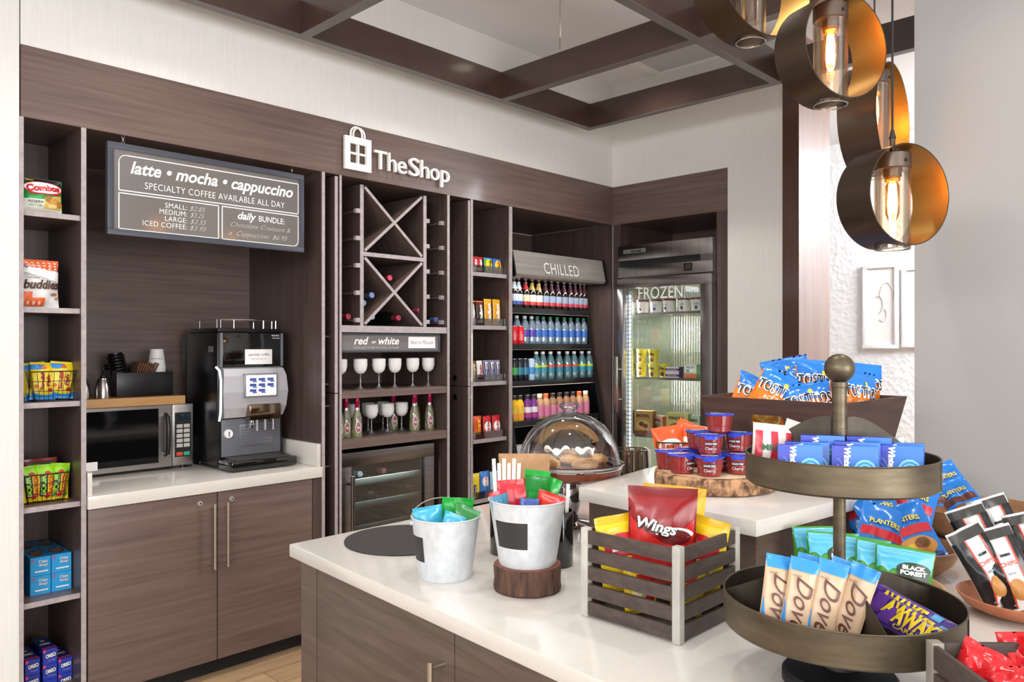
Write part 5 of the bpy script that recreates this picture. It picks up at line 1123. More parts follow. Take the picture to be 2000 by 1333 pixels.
in_bucket(p7, (bx2, by2), -.055, -.022, bz + .08, .5, .05, -.2, 'blue and red candy pack at the left rim of the bucket on the stump', 'candy packs in the bucket on the stump')
p8 = pk(foil('#34509a'), foil('#34509a'), [('ell', .5, .6, .3, .2, C('#d0a878', .4))], .05, .095, 50)
in_bucket(p8, (bx2, by2), .0, -.04, bz + .075, 0, .05, .05, 'small blue candy pack at the front of the bucket on the stump', 'candy packs in the bucket on the stump')
# black canisters with sticks and the kraft bag behind
for (x, y, h, r, lab) in ((1.660, 1.628, .175, .050, 'glossy black canister behind the buckets, to the left'), (1.667, 1.440, .155, .050, 'glossy black canister behind the buckets, to the right')):
    mb = MB(); mb.lathe([(0, 0), (r - .002, 0), (r, .004), (r, h - .002), (r - .001, h), (r - .003, h - .002), (r - .003, .006), (0, .006)], GLOSSK, 36); o = mb.build('canister'); o.location = (x, y, IZ + .0003); tag(o, lab, 'canister', 'black canisters')
def sticks(x, y, n, z0, ln, w, lab, cols, spread):
    for k in range(n):
        a = (k / max(1, n - 1) - .5); mb = MB(); mb.box(-w / 2, w / 2, -.0035, .0035, 0, ln * (1 - .05 * (k % 2)), cols[k % len(cols)], .001)
        o = mb.build('paper_stick'); dx = a * spread; o.location = (x + RT[0] * dx, y + RT[1] * dx, z0); o.rotation_euler = pose(facing(x, y), .03, a * .10)
        tag(o, lab, 'paper stick', lab.split(',')[0] + 's')
sticks(1.652, 1.620, 6, IZ + .012, .27, .011, 'white wrapped stir stick, one of the bunch in the left canister', [WHITE, C('#e6e2dc', .5)], .05)
sticks(1.667, 1.440, 5, IZ + .012, .215, .010, 'dark or white wrapped straw, one of the bunch in the right canister', [C('#2c2c30', .5), WHITE, C('#8a8a8e', .5)], .05)
p = atf(1024, 905, 2.47)
kb = bag('paper_bag', .165, .275, .05, KRAFT, [], seed=61, seal=.03, wr=.6, cat='paper bag'); use(kb, (p.x, p.y, IZ + .0005), pose(facing(p.x, p.y), .02, 0), 'crumpled brown kraft paper bag standing behind the white stir sticks')

# ---------------------------------------------------------------- cake stand with dome
dx_, dy_ = 2.064, 1.720
t = thing('cake_stand', 'footed cake stand with a clear dome lid full of pastries', 'cake stand', (dx_, dy_, IZ))
mb = MB(); mb.lathe([(0, .0005), (.085, .0005), (.088, .004), (.07, .012), (.035, .02), (.028, .04), (.042, .08), (.046, .11), (.03, .14), (.028, .155), (.06, .165), (0, .168)], CHROME, 40); mb.build('pedestal', t)
PLW = grained('plate_wood', '#6a3420', '#82452c', (30, 30, 6), .3, .02, coat=.3)
mb = MB(); mb.lathe([(0, .168), (.15, .168), (.176, .180), (.183, .200), (.180, .203), (0, .203)], PLW, 56); mb.build('plate', t)
mb = MB(); mb.lathe([(.150, .2035), (.183, .2035), (.1845, .207), (.181, .212), (.150, .210)], CHROME, 56); mb.build('rim_band', t)
mb = MB(); mb.lathe([(.189, .214), (.190, .219), (.178, .222), (.174, .232), (.165, .275), (.145, .315), (.115, .350), (.075, .375), (.035, .388), (.022, .391)], DOME, 64); d = mb.build('dome_lid', t)
mb = MB(); mb.tube([(.188 * cos(q), .188 * sin(q), .216) for q in [i * pi / 32 for i in range(64)]], .003, clear('acrylic_edge', '#ffffff', .5, 1.3, .25), 6, True); mb.build('lid_edge', d)
mb = MB(); mb.lathe([(.0, .390), (.022, .391), (.020, .398), (.034, .406), (.036, .414), (.030, .420), (0, .421)], DOME, 28); mb.build('lid_knob', d)
PAST = grained('pastry', '#c08a4c', '#dfb374', (40, 40, 40), .6, .4)
for k, (r, a, w, lab) in enumerate(((.10, .3, .042, 'right front'), (.10, 1.6, .045, 'right rear'), (.09, 2.9, .042, 'left rear'), (.11, 3.9, .045, 'left'), (.10, 5.2, .046, 'front'), (.02, 1.0, .044, 'centre'))):
    mb = MB(); mb.lathe([(0, 0), (w * .9, .001), (w, .008), (w * .95, .018), (w * .6, .028), (0, .031)], PAST, 20, wob=.12, seed=k * 5)
    o = mb.build('pastry'); aa = atan2(FW[1], FW[0]) - pi / 2 + a; o.location = (dx_ + r * cos(aa), dy_ + r * sin(aa), IZ + .2125); tag(o, 'golden pastry under the dome lid, the one at the %s' % lab, 'pastry', 'pastries under the dome')
for k, (r, a, lab) in enumerate(((.06, 2.3, 'left'), (.055, .4, 'right'))):
    mb = MB(); mb.grid(lambda u, v: Vector(((u - .5) * .09, (v - .5) * .07, .036 + .012 * sin(u * 9 + k) * cos(v * 7) + .018 * abs(u - .5))), 14, 10, C('#f1ece2', .7)); mb.grid(lambda u, v: Vector(((u - .5) * .09, (v - .5) * .07, .0345 + .012 * sin(u * 9 + k) * cos(v * 7) + .018 * abs(u - .5))), 14, 10, C('#f1ece2', .7))
    o = mb.build('baking_paper', recalc=False); aa = atan2(FW[1], FW[0]) - pi / 2 + a; o.location = (dx_ + r * cos(aa), dy_ + r * sin(aa), IZ + .2115); o.rotation_euler = (0, 0, a); tag(o, 'crumpled baking paper sheet under the dome, %s side' % lab, 'paper')

# ---------------------------------------------------------------- slatted crate with snack bags
CRW = grained('crate_slat', '#3a2f2b', '#57483f', (20, 20, 60), .65, .3); CRP = grained('crate_post', '#a8a49b', '#c9c5bb', (30, 30, 14), .5, .15)
def crate(lab, loc, wx, wy, h, rz, n, post=CRP, slat=CRW, gap=.25):
    t = thing('slatted_crate', lab, 'crate', loc, rz); pt = .019
    for sx in (0, 1):
        for sy in (0, 1):
            mb = MB(); x = sx * (wx - pt); y = sy * (wy - pt)
            mb.box(x, x + pt, y, y + pt, .0005, h, post, .0015); mb.build('corner_post', t)
    pitch = h / n; sh = pitch * (1 - gap)
    for k in range(n):
        z = k * pitch + pitch * gap * .5
        for (x0, x1, y0, y1) in ((.002, .010, pt, wy - pt), (wx - .010, wx - .002, pt, wy - pt), (pt, wx - pt, .002, .010), (pt, wx - pt, wy - .010, wy - .002)):
            mb = MB(); mb.box(x0, x1, y0, y1, z, z + sh, slat, .0012); mb.build('slat', t)
    mb = MB(); mb.box(.011, wx - .011, .011, wy - .011, .004, .012, slat); mb.build('bottom_board', t); return t
crate('dark slatted wooden crate with pale corner posts full of snack bags', (1.392, .864, IZ + .0003), .258, .262, .203, 0, 5)
YB = C('#e8c21a', .28); YB2 = C('#d9ab12', .28); RB = C('#8e1418', .26); RB2 = C('#c2201c', .26)
wing = bag('snack_bag', .158, .215, .05, RB, [('band', lambda u: .1, lambda u: .72 - .25 * sin(pi * u), RB2), ('ell', .68, .54, .28, .06, C('#f1e9e2', .4)), ('ell', .68, .50, .25, .08, C('#6a0e12', .3)), ('text', 'Wings', .42, .58, .62, .16, C('#2a1210', .4), dict(bold=.08, shear=.2, rot=-.15, asp=.73)), ('text', 'Wings', .42, .59, .60, .15, WHITE, dict(bold=.03, shear=.2, rot=-.15, asp=.73))], top=C('#7a1014', .3), seed=71, wr=.5)
lay = bag('snack_bag', .15, .21, .055, YB, [('ell', .5, .5, .40, .17, C('#f6e9a8', .3)), ('ell', .5, .5, .37, .14, C('#c8202a', .3)), ('text', 'Lays', .5, .5, .50, .15, WHITE, dict(bold=.04, rot=.12, asp=.71, shear=.2)), ('ell', .6, .22, .22, .10, C('#f2e6c4', .4)), ('ell', .66, .2, .12, .06, C('#d9a04a', .45)), ('ell', .42, .2, .13, .06, C('#e2b45a', .45))], top=YB2, seed=72, wr=.5)
cxr, cyr = 1.392 + .129, .864 + .131
cz = IZ + .014
def crt(p, dx, dd, z, rz, lean, roll, lab): return in_bucket(p, (cxr, cyr), dx, dd, z, rz, lean, roll, lab, 'snack bags in the slatted crate')
crt(wing, -.006, -.035, cz + .070, .0, .10, .02, 'big dark red snack bag at the front of the slatted crate')
crt(lay, .030, .045, cz + .066, -.1, .05, .05, 'yellow snack bag standing tallest at the back of the crate')
lay2 = bag('snack_bag', .115, .175, .05, YB, [('ell', .5, .62, .42, .16, C('#c8202a', .3)), ('text', 'Lays', .5, .62, .56, .16, WHITE, dict(bold=.04, rot=.12, asp=.71, shear=.2)), ('ell', .6, .36, .26, .12, C('#f2e6c4', .4)), ('ell', .66, .34, .14, .07, C('#d9a04a', .45)), ('ell', .42, .36, .14, .07, C('#e2b45a', .45))], top=YB2, seed=75, wr=.5)
crt(lay2, -.078, .0, cz + .044, .42, .05, -.12, 'yellow snack bag leaning left in the slatted crate')
crt(lay2, .080, .0, cz + .040, -.42, .08, .14, 'yellow snack bag with a nut picture at the right of the crate')
low = bag('snack_bag', .10, .13, .05, YB, [('rect', .2, .2, .8, .7, RB2), ('ell', .3, .4, .2, .15, C('#e9d9a0', .4))], seed=73)
crt(low, -.050, -.030, cz + .002, .78, .1, .03, 'yellow and red snack bag low in the crate, seen through the left slats')
low2 = bag('snack_bag', .10, .125, .05, C('#c8b01e', .3), [('rect', .1, .3, .6, .6, WHITE), ('rect', .1, .6, .9, .8, C('#b8241e', .3))], seed=74)
crt(low2, .050, -.030, cz + .002, -.78, .1, .03, 'yellow and white snack bag low in the crate, seen through the right slats')

# ---------------------------------------------------------------- log slab with red cups
BARK2 = grained('bark_tan', '#4e3324', '#b98c64', (42, 42, 26), .85, 1.2, ramp=(.38, .6)); SLAB = grained('slab_face', '#d2b48c', '#e6cfae', (14, 14, 14), .55, .05)
bcx, bcy = 2.158, 1.220
mb = MB(); mb.lathe([(0, 0), (.168, 0), (.178, .004), (.181, .024), (.180, .044), (.174, .050), (.160, .0515), (0, .0515)], BARK2, 96, mats=[SLAB, BARK2, BARK2, BARK2, BARK2, BARK2, SLAB], wob=.02, seed=9); o = mb.build('log_slab'); o.location = (bcx, bcy, PZ + .0003); tag(o, 'round bark edged wood slab on the raised block, carrying red snack cups', 'log slice')
CUPR = clear('red_gel', '#7c1f22', .3, 1.0, .9); LIDB = mat('lid_foil_blue', '#2c45c8', .22, .2, .6)
cup = thing('gel_cup', '', 'snack cup')
mb = MB(); mb.lathe([(0, 0), (.030, 0), (.0345, .004), (.0355, .02), (.037, .021), (.040, .052)], mat('gel_red', '#8a2a28', .12, 0, .6, coat=.4), 30); mb.build('cup', cup)
mb = MB(); mb.lathe([(.0395, .052), (.044, .053), (.0445, .0555), (.042, .057), (0, .0575)], LIDB, 30)
decals(mb, lambda u, v, off=0: Vector(((u - .5) * .084, (v - .5) * .084, .0575 + off)), [('ell', .5, .62, .3, .14, C('#e9ecf4', .3)), ('text', 'snack', .5, .62, .4, .12, NAV, dict(bold=.03)), ('ell', .28, .35, .1, .08, C('#c83a3a', .3)), ('ell', .72, .36, .1, .07, C('#4aa84a', .3))], .0004)
decals(mb, lambda u, v, off=0: Vector(((.0437 + off) * sin((u - .5) * 3), -(.0437 + off) * cos((u - .5) * 3), .0505 + .006 * v)), [('rect', .36, -.8, .64, .9, LIDB)], .001); mb.build('lid', cup)
mb = MB(); S = lambda u, v, off=0: Vector(((.0362 + .0055 * v + off) * sin((u - .5) * 2), -(.0362 + .0055 * v + off) * cos((u - .5) * 2), .004 + v * .046))
decals(mb, S, [('rect', .26, .52, .74, .74, C('#2a2230', .4)), ('text', 'SUGAR FREE', .5, .63, .42, .12, WHITE, dict(bold=.02)), ('text', 'Cherry', .5, .30, .44, .26, C('#2b2148', .4), dict(bold=.06)), ('text', 'Cherry', .5, .30, .42, .24, C('#e8dce0', .4), dict(bold=.01))], .0008); mb.build('label', cup)
z1, z2, z3 = PZ + .0525, PZ + .0525 + .0585, PZ + .0525 + 2 * .0585
for (px, F_, z, r, lab) in ((1386, 2.295, z1, .0, 'red gel cup at the very front centre of the bottom layer'), (1442, 2.335, z1, -.05, 'red gel cup right of the front centre one, bottom layer'), (1332, 2.345, z1, .8, 'red gel cup at the front left of the bottom layer'), (1481, 2.42, z1, -.5, 'red gel cup at the right end of the bottom layer, by the tray'), (1306, 2.43, z1, .6, 'red gel cup at the far left of the bottom layer'), (1398, 2.39, z1, .3, 'red gel cup hidden in the middle of the bottom layer'), (1345, 2.48, z1, .3, 'red gel cup at the rear left of the bottom layer'), (1448, 2.46, z1, .3, 'red gel cup at the rear right of the bottom layer'),
    (1386, 2.345, z2, .1, 'red gel cup at the front left of the second layer'), (1442, 2.40, z2, -.3, 'red gel cup at the right of the second layer'), (1366, 2.45, z2, .6, 'red gel cup at the rear left of the second layer'), (1405, 2.40, z3, 2.6, 'single red gel cup on top of the pyramid')):
    p = atf(px, 674, F_); use(cup, (p.x, p.y, z), facing(p.x, p.y) + r, lab, 'red gel cups on the wood slab')
# orange bags in a wire basket behind the cups, wire basket of stirrers behind the dome
wb = wire_basket('wire_basket', 'small wire basket of orange candy bags on the raised block behind the red cups', 2.345, 1.460, PZ + .0003, .15, .11, .12, .085, .10); wb.rotation_euler.z = facing(2.345, 1.46)
ob = bag('candy_bag', .11, .15, .04, foil('#e2591c'), [('ell', .5, .55, .38, .16, C('#f6efe8', .3)), ('text', 'Reeses', .5, .55, .6, .16, C('#e2591c', .4), dict(bold=.04, shear=.2)), ('rect', .1, .1, .9, .3, C('#c8401a', .3))], seed=81, wr=.6, cat='candy bag')
for (dx, dd, rz, rl, zz, lab) in ((-.020, -.015, .2, -.15, .03, 'orange candy bag at the left of the wire basket behind the red cups'), (.028, .0, -.2, .12, .035, 'orange candy bag at the right of the wire basket behind the red cups'), (.005, .028, .1, .4, .045, 'orange candy bag lying across the back of the wire basket behind the red cups')):
    x = 2.345 + RT[0] * dx + FW[0] * dd; y = 1.46 + RT[1] * dx + FW[1] * dd; use(ob, (x, y, PZ + zz - .022), pose(facing(x, y) + rz, .1, rl), lab, 'orange candy bags')
t = thing('wire_bread_basket', 'dark wire basket standing on the worktop behind the cake dome', 'basket', (2.435, 1.725, IZ))
mb = MB(); WD = mat('dark_bronze_wire', '#4a3a30', .4, .7)
for k in range(18):
    a = 2 * pi * k / 18; mb.tube([(.035 * cos(a), .035 * sin(a), .003), (.055 * cos(a), .055 * sin(a), .06), (.065 * cos(a), .065 * sin(a), .15), (.06 * cos(a), .06 * sin(a), .225)], .0022, WD, 5)
mb.build('wire_sides', t)
mb = MB()
mb.bm.free()
for r, z in ((.036, .003), (.066, .13), (.06, .225)): mb = MB(); mb.tube([(r * cos(q), r * sin(q), z) for q in [i * pi / 16 for i in range(32)]], .0026, WD, 5, True); mb.build('ring', t)
mb = MB(); mb.tube([(.058, -.02, .10), (.082, -.03, .16), (.078, -.028, .215), (.06, -.022, .225)], .006, WHITE, 8); mb.build('handle', t)
for k in range(7):
    mb = MB(); mb.box(-.009, .009, -.004, .004, 0, .20 + .012 * (k % 3), C('#5d4334', .6) if k % 2 else C('#7a5a44', .6), .001); o = mb.build('snack_stick'); o.location = (2.435 + .028 * cos(k * .9), 1.725 + .028 * sin(k * .9), IZ + .006); o.rotation_euler = (.08 * sin(k), .08 * cos(k), k); tag(o, 'brown wrapped stick in the dark wire basket behind the dome', 'stick', 'brown wrapped sticks')

# ---------------------------------------------------------------- dark tapered tray of tortilla chip bags
TW = grained('tray_walnut', '#3a2620', '#54392f', (5, 5, 50), .5, .12)
tz0, tz1 = PZ + .0005, 1.362
tl = [Vector((2.372, 1.392)), Vector((2.338, .890)), Vector((2.835, .868)), Vector((2.86, 1.40))]
tc = sum(tl, Vector((0, 0))) / 4
bt = [p + (tc - p).normalized() * .075 for p in tl]
t = thing('tapered_tray', 'dark wooden tapered tray with a cut out handle, heaped with chip bags', 'tray', (tc.x, tc.y, tz0))
def panel(i, hole=False):
    j = (i + 1) % 4
    def P(u, v, d=0):
        a = tl[i].lerp(tl[j], u); b = bt[i].lerp(bt[j], u); q = b.lerp(a, v); n = (tc - q).normalized() * d
        return Vector((q.x + n.x, q.y + n.y, tz0 + (tz1 - tz0) * v))
    mb = MB()
    def slab(u0, u1, v0, v1):
        c = [P(u, v, d) for d in (0, .012) for (u, v) in ((u0, v0), (u1, v0), (u1, v1), (u0, v1))]
        vs = [mb.bm.verts.new(p) for p in c]
        mb._fin([mb.bm.faces.new([vs[k] for k in q]) for q in ((0, 1, 2, 3), (7, 6, 5, 4), (0, 4, 5, 1), (1, 5, 6, 2), (2, 6, 7, 3), (3, 7, 4, 0))], TW)
    if not hole: slab(0, 1, 0, 1)
    else:
        slab(0, .35, 0, 1); slab(.61, 1, 0, 1); slab(.35, .61, .80, 1); slab(.35, .61, 0, .60)
        for k in range(8):                   # rounded slot ends
            a0 = k / 8; w = .025 * (1 - sqrt(max(0, 1 - (2 * (a0 + 1 / 16) - 1) ** 2)))
            if w > .0005: slab(.35, .35 + w, .60 + .2 * a0, .60 + .2 * (a0 + .125)); slab(.61 - w, .61, .60 + .2 * a0, .60 + .2 * (a0 + .125))
    bmesh.ops.remove_doubles(mb.bm, verts=mb.bm.verts[:], dist=1e-5)
    o = mb.build('side_board', t, world=True); return o
panel(0, True); panel(1); panel(2, True); panel(3)
mb = MB(); mb.prism([(p.x, p.y) for p in bt], tz0, tz0 + .012, TW); part(mb, 'bottom_board', t)
BLUF = C('#2477cf', .22); ORF = C('#e27a1c', .28)
def tos(seed, **k):
    return bag('chip_bag', .17, .215, .075, ORF, [('band', lambda u: .66 + .02 * sin(9 * u), lambda u: .95, BLUF, .02, .98), ('band', lambda u: .05, lambda u: .14 + .1 * sin(4 * u), C('#f0a832', .3)), ('ell', .5, .24, .3, .13, C('#f4dca0', .4)), ('ell', .52, .22, .24, .10, C('#cc8f3e', .5)), ('text', 'ROUNDS', .5, .49, .5, .07, C('#fbe9c0', .4), dict(arch=-.12, bold=.02)), ('text', 'TOSTITOS', .5, .66, .96, .20, WHITE, dict(bold=.07, space=1.1)), ('text', 'TOSTITOS', .5, .66, .91, .165, C('#161616', .4), dict(bold=.02, space=1.1)), ('ell', .56, .78, .05, .04, YEL)], top=BLUF, seed=seed, wr=.6, **k)
T1, T2 = tos(91), tos(95)
for (pr, px, F_, z, rz, ln, rl, lab) in ((T1, 1482, 2.66, 1.245, .15, .25, .52, 'tilted chip bag at the left front of the tapered tray'), (T2, 1545, 2.72, 1.225, -.1, .25, .30, 'chip bag leaning beside the left front bag, tapered tray'), (T1, 1552, 2.86, 1.275, .0, .2, -.20, 'chip bag standing behind the left front bags of the tray'), (T2, 1598, 2.70, 1.265, .1, .15, .06, 'chip bag standing tallest left of the round finial'), (T1, 1600, 2.55, 1.215, .1, .5, -.2, 'low chip bag lying in front of the tallest, by the post'), (T2, 1450, 2.78, 1.22, .3, .3, .45, 'chip bag half hidden at the left corner of the tray'), (T1, 1668, 2.54, 1.235, .85, .1, .16, 'chip bag right of the round finial, tilted'), (T2, 1676, 2.68, 1.255, .6, .1, .1, 'chip bag at the right end of the tray behind the tilted one'), (T1, 1500, 2.76, 1.12, .0, .15, .0, 'chip bag low in the tray, showing through the handle slot')):
    p = atf(px, 674, F_); use(pr, (p.x, p.y, max(z + .005, tz0 + .014) if z > 1.15 else z), pose(facing(p.x, p.y) + rz, ln, rl), lab, 'chip bags in the tapered tray')
# ================================================================ TIERED STAND
tx, ty = 1.438, .556
ca = atan2(RT[1], RT[0])                      # world angle of the eye's right
def pol(r, deg, z=0): a = ca + rad(deg); return Vector((r * cos(a), r * sin(a), z))
t = thing('tiered_stand', 'two tier bronze metal display stand with a ball finial', 'display stand', (tx, ty, IZ))
mb = MB(); mb.lathe([(0, .0005), (.098, .0005), (.10, .004), (.10, .020), (.095, .026), (.03, .034), (.02, .06), (.016, .1055), (0, .1055)], BLACKM, 48); mb.build('foot', t)
mb = MB(); mb.lathe([(0, .106), (.0108, .106), (.0108, .372), (.0135, .4225), (.0138, .423), (.0138, .470), (.0130, .4705), (.0130, .545), (.0145, .546), (.0145, .555), (0, .556)], BRONZE, 24); mb.build('post', t)
mb = MB(); mb.lathe([(0, .552)] + [(.0265 * sin(q), .580 - .0268 * cos(q)) for q in [i * pi / 20 for i in range(1, 20)]] + [(0, .6065)], BRONZE, 36); mb.build('ball_finial', t)
def tray(r, z0, z1, name):
    mb = MB(); mb.lathe([(0, z0), (r - .004, z0), (r, z0 + .004), (r, z1), (r - .0025, z1), (r - .003, z0 + .005), (.0, z0 + .004)], BRONZE, 80, mats=[BRONZEI, BRONZE, BRONZE, BRONZE, BRONZEI, BRONZEI])
    mb.tube([((r - .001) * cos(q), (r - .001) * sin(q), z1) for q in [i * pi / 40 for i in range(80)]], .0018, BRONZE, 6, True)
    mb.box(-.0016, .0016, 0, .0018, z0 + .002, z1, BRONZE, M=Matrix.Rotation(ca - rad(38), 4, 'Z') @ Matrix.Translation((r, 0, 0)) @ Matrix.Rotation(-pi / 2, 4, 'Z'))
    return mb.build(name, t)
def dividers(tr, r, z0, zr, zp, degs):
    for dg in degs:
        d = pol(1, dg); n = Vector((-d.y, d.x, 0)) * .0013; mb = MB(); K = 18; top = []; bot = []
        for k in range(K + 1):
            f = k / K; x = .0145 + (r - .006 - .0145) * f
            zz = zr + .002 + (zp - zr) * (cos(pi * min(1, f * 1.0)) * .5 + .5 if f > .0 else 1) ; zz = zr - .004 * f + (zp - zr) * (.5 + .5 * cos(pi * f ** .8)) + .018 * sin(pi * f)
            top.append((x, zz)); bot.append((x, z0 + .0055))
        ring = [bot[0]] + top + [bot[-1]]
        A = [mb.bm.verts.new(d * x + n + Vector((0, 0, z))) for x, z in bot]; B = [mb.bm.verts.new(d * x + n + Vector((0, 0, z))) for x, z in top]
        A2 = [mb.bm.verts.new(d * x - n + Vector((0, 0, z))) for x, z in bot]; B2 = [mb.bm.verts.new(d * x - n + Vector((0, 0, z))) for x, z in top]
        fs = []
        for k in range(K): fs += [mb.bm.faces.new((A[k], A[k + 1], B[k + 1], B[k])), mb.bm.faces.new((B2[k], B2[k + 1], A2[k + 1], A2[k])), mb.bm.faces.new((B[k], B[k + 1], B2[k + 1], B2[k])), mb.bm.faces.new((A2[k], A2[k + 1], A[k + 1], A[k]))]
        fs += [mb.bm.faces.new((A[0], B[0], B2[0], A2[0])), mb.bm.faces.new((A[-1], A2[-1], B2[-1], B[-1]))]
        mb._fin(fs, BRONZEI); mb.build('divider', tr)
ut = tray(.165, .370, .423, 'upper_tray'); dividers(ut, .165, .370, .423, .490, (5, 150, 80))
lt_ = tray(.205, .106, .165, 'lower_tray'); dividers(lt_, .205, .106, .165, .205, (166, 15, -92))
def at_stand(right, away, z): return (tx + RT[0] * right + FW[0] * away, ty + RT[1] * right + FW[1] * away, IZ + z)
# mint gum packs
GB = C('#1f36b0', .25); GB2 = C('#2a8fd6', .25); GB3 = C('#7fd3ee', .25)
gum = carton('gum_pack', .074, .016, .072, GB, C('#2338a0', .3), C('#2f4fd0', .3), [('rect', .36, .0, 1, 1, C('#1f6fcc', .25)), ('ell', .72, .35, .27, .34, GB2), ('arc', .72, .35, .27, .34, .05, 0, 2 * pi, GB3), ('arc', .72, .35, .19, .24, .04, 0, 2 * pi, GB3), ('arc', .1, .2, .2, .5, .03, -.5, 1.5, C('#5a7de8', .3)), ('arc', .1, .2, .14, .36, .03, -.5, 1.5, C('#5a7de8', .3)), ('text', 'Winterfresh', .34, .5, .92, .15, WHITE, dict(rot=-pi / 2, bold=.05, shear=.2, asp=1.03)), ('ell', .80, .24, .06, .07, C('#d8344a', .3))], [('rect', .0, .0, 1, 1, C('#3a3fc0', .3))], cat='gum')
gz = .3755
for (r_, a_, z, rz, ln, lab) in ((-.095, -.062, gz, .08, .12, 'left blue mint gum pack in the front row of the upper tray'), (-.008, -.082, gz, .0, .12, 'middle blue mint gum pack in the front row of the upper tray'), (.072, -.076, gz, -.05, .12, 'right blue mint gum pack in the front row of the upper tray'), (-.075, -.040, gz + .002, .05, .10, 'left blue mint gum pack in the second row of the upper tray'), (.008, -.055, gz + .004, .0, .10, 'middle blue mint gum pack in the second row of the upper tray'), (.088, -.049, gz + .002, -.05, .10, 'right blue mint gum pack in the second row of the upper tray'), (-.04, -.022, gz + .012, .04, .06, 'blue mint gum pack at the back left of the front compartment'), (.04, -.030, gz + .010, -.02, .06, 'blue mint gum pack at the back right of the front compartment')):
    p = at_stand(r_, a_, z); use(gum, p, pose(facing(p[0], p[1]) + rz, ln, 0), lab, 'blue mint gum packs in the upper tray')
st = bag('candy_bag', .075, .098, .035, C('#e9dfd6', .3), [('rect', .04, .05, .22, .86, C('#c8303f', .3)), ('rect', .42, .05, .60, .86, C('#c8303f', .3)), ('rect', .80, .05, .95, .86, C('#c8303f', .3)), ('text', 'MINTS', .5, .55, .6, .12, C('#2a6a4a', .4), dict(bold=.03))], seed=101, cat='candy bag')
p = at_stand(-.115, .040, gz); use(st, p, pose(facing(p[0], p[1]) + .25, .1, .1), 'red and white striped mint bag at the left rear of the upper tray', 'striped mint bags')
p = at_stand(-.060, .085, gz); use(st, p, pose(facing(p[0], p[1]) - .1, .1, .3), 'red and white striped mint bag behind the left divider, upper tray', 'striped mint bags')
wh = carton('mint_tin', .06, .02, .07, WHITE, C('#e6e6ea', .4), WHITE, [('rect', .1, .3, .9, .6, C('#8fb6d8', .4))], cat='mint box'); p = at_stand(.118, .058, gz); wh.location = p; wh.rotation_euler = pose(facing(p[0], p[1]) - .5, .05, -.1); tag(wh, 'small white mint box at the right rear of the upper tray', 'mint box')
# chocolate ice bars, lower tray
DV = C('#cbab8a', .3); DVB = C('#2f8fd8', .25)
dov = bag('chocolate_bar', .050, .140, .018, DV, [('band', lambda u: .03, lambda u: .52 - 1.9 * u, DVB, .02, .26), ('rect', .02, .84, .98, .97, DVB), ('text', 'Dove', .60, .44, .66, .60, C('#5a2f22', .4), dict(rot=-pi / 2, bold=.0, shear=.5, asp=.333)), ('text', 'milk', .3, .78, .3, .03, C('#7a5a48', .4), {})], top=DVB, seed=111, seal=.07, cat='chocolate bar')
lz = .113
for k, (r_, a_, rz, rl, lab) in enumerate(((-.138, -.062, .25, .18, 'leftmost'), (-.108, -.078, .12, .20, 'second from left'), (-.088, -.052, .05, .20, 'third from left'), (-.068, -.086, .0, .22, 'fourth from left'), (-.046, -.070, -.10, .24, 'fifth from left'), (-.030, -.094, -.35, .24, 'rightmost'))):
    p = at_stand(r_ - .010, a_ - .005, lz); use(dov, p, pose(facing(p[0], p[1]) + rz, .22, rl), '%s tan and blue chocolate bar standing in the lower tray' % lab, 'tan and blue chocolate bars')
AW = C('#4c2f86', .28); AWY = C('#f0cf2a', .3)
awk = bag('energy_bar', .165, .050, .020, AW, [('rect', .05, .1, .2, .9, C('#6a3f9c', .3)), ('rect', .76, .06, .86, .94, C('#4aa6dc', .3)), ('text', 'AWAKE', .46, .52, .52, .62, AWY, dict(bold=.05)), ('text', 'CARAMEL', .45, .14, .4, .12, AWY, dict(bold=.02))], seed=121, seal=.08, cat='chocolate bar')
for k, (r_, a_, z, rl, rz, ln, lab) in enumerate(((.085, -.045, .130, .40, -.15, .75, 'top purple energy chocolate bar in the lower tray'), (.078, -.075, .124, .44, -.15, .85, 'middle purple energy chocolate bar in the lower tray'), (.082, -.104, .118, .38, -.15, .95, 'front purple energy chocolate bar in the lower tray, lowest of the pile'))):
    p = at_stand(r_, a_, z); use(awk, p, pose(facing(p[0], p[1]) + rz, ln, rl), lab, 'purple energy chocolate bars')

# ================================================================ BOWLS
def bowl(lab, loc, r, h, m, foot=.55, sq=1.0):
    mb = MB(); prof = [(0, .001), (r * foot, .001), (r * (foot + .12), .006), (r * .88, h * .45), (r * .98, h * .85), (r, h), (r - .006, h + .001), (r * .93 - .004, h * .8), (r * .82, h * .45), (r * foot, .013), (0, .012)]
    mb.lathe(prof, m, 64); o = mb.build('wooden_bowl'); o.location = loc; o.scale = (1, sq, 1); tag(o, lab, 'bowl'); return o
WB1 = grained('bowl_acacia', '#8a5c3a', '#a87a52', (4, 30, 30), .45, .05); WB2 = grained('bowl_maple', '#b98a5c', '#d3a878', (4, 26, 26), .45, .05); WB3 = grained('bowl_terracotta', '#a8603c', '#bd7650', (6, 30, 30), .42, .05)
bowl('large brown wooden bowl of blue nut bags at the back by the grey wall', (2.87, .66, IZ + .0005), .205, .098, WB1)
bowl('middle brown wooden bowl of blue and red nut bags right of the raised block', (2.300, .712, IZ + .0005), .138, .072, WB1)
bowl('pale wooden bowl of green gummy pouches behind the tiered stand', (1.905, .675, IZ + .0005), .168, .062, WB2)
bowl('low terracotta coloured wooden dish of black and white chip bags at far right', (2.106, .396, IZ + .0005), .135, .042, WB3)
NB = C('#1f74c8', .22)
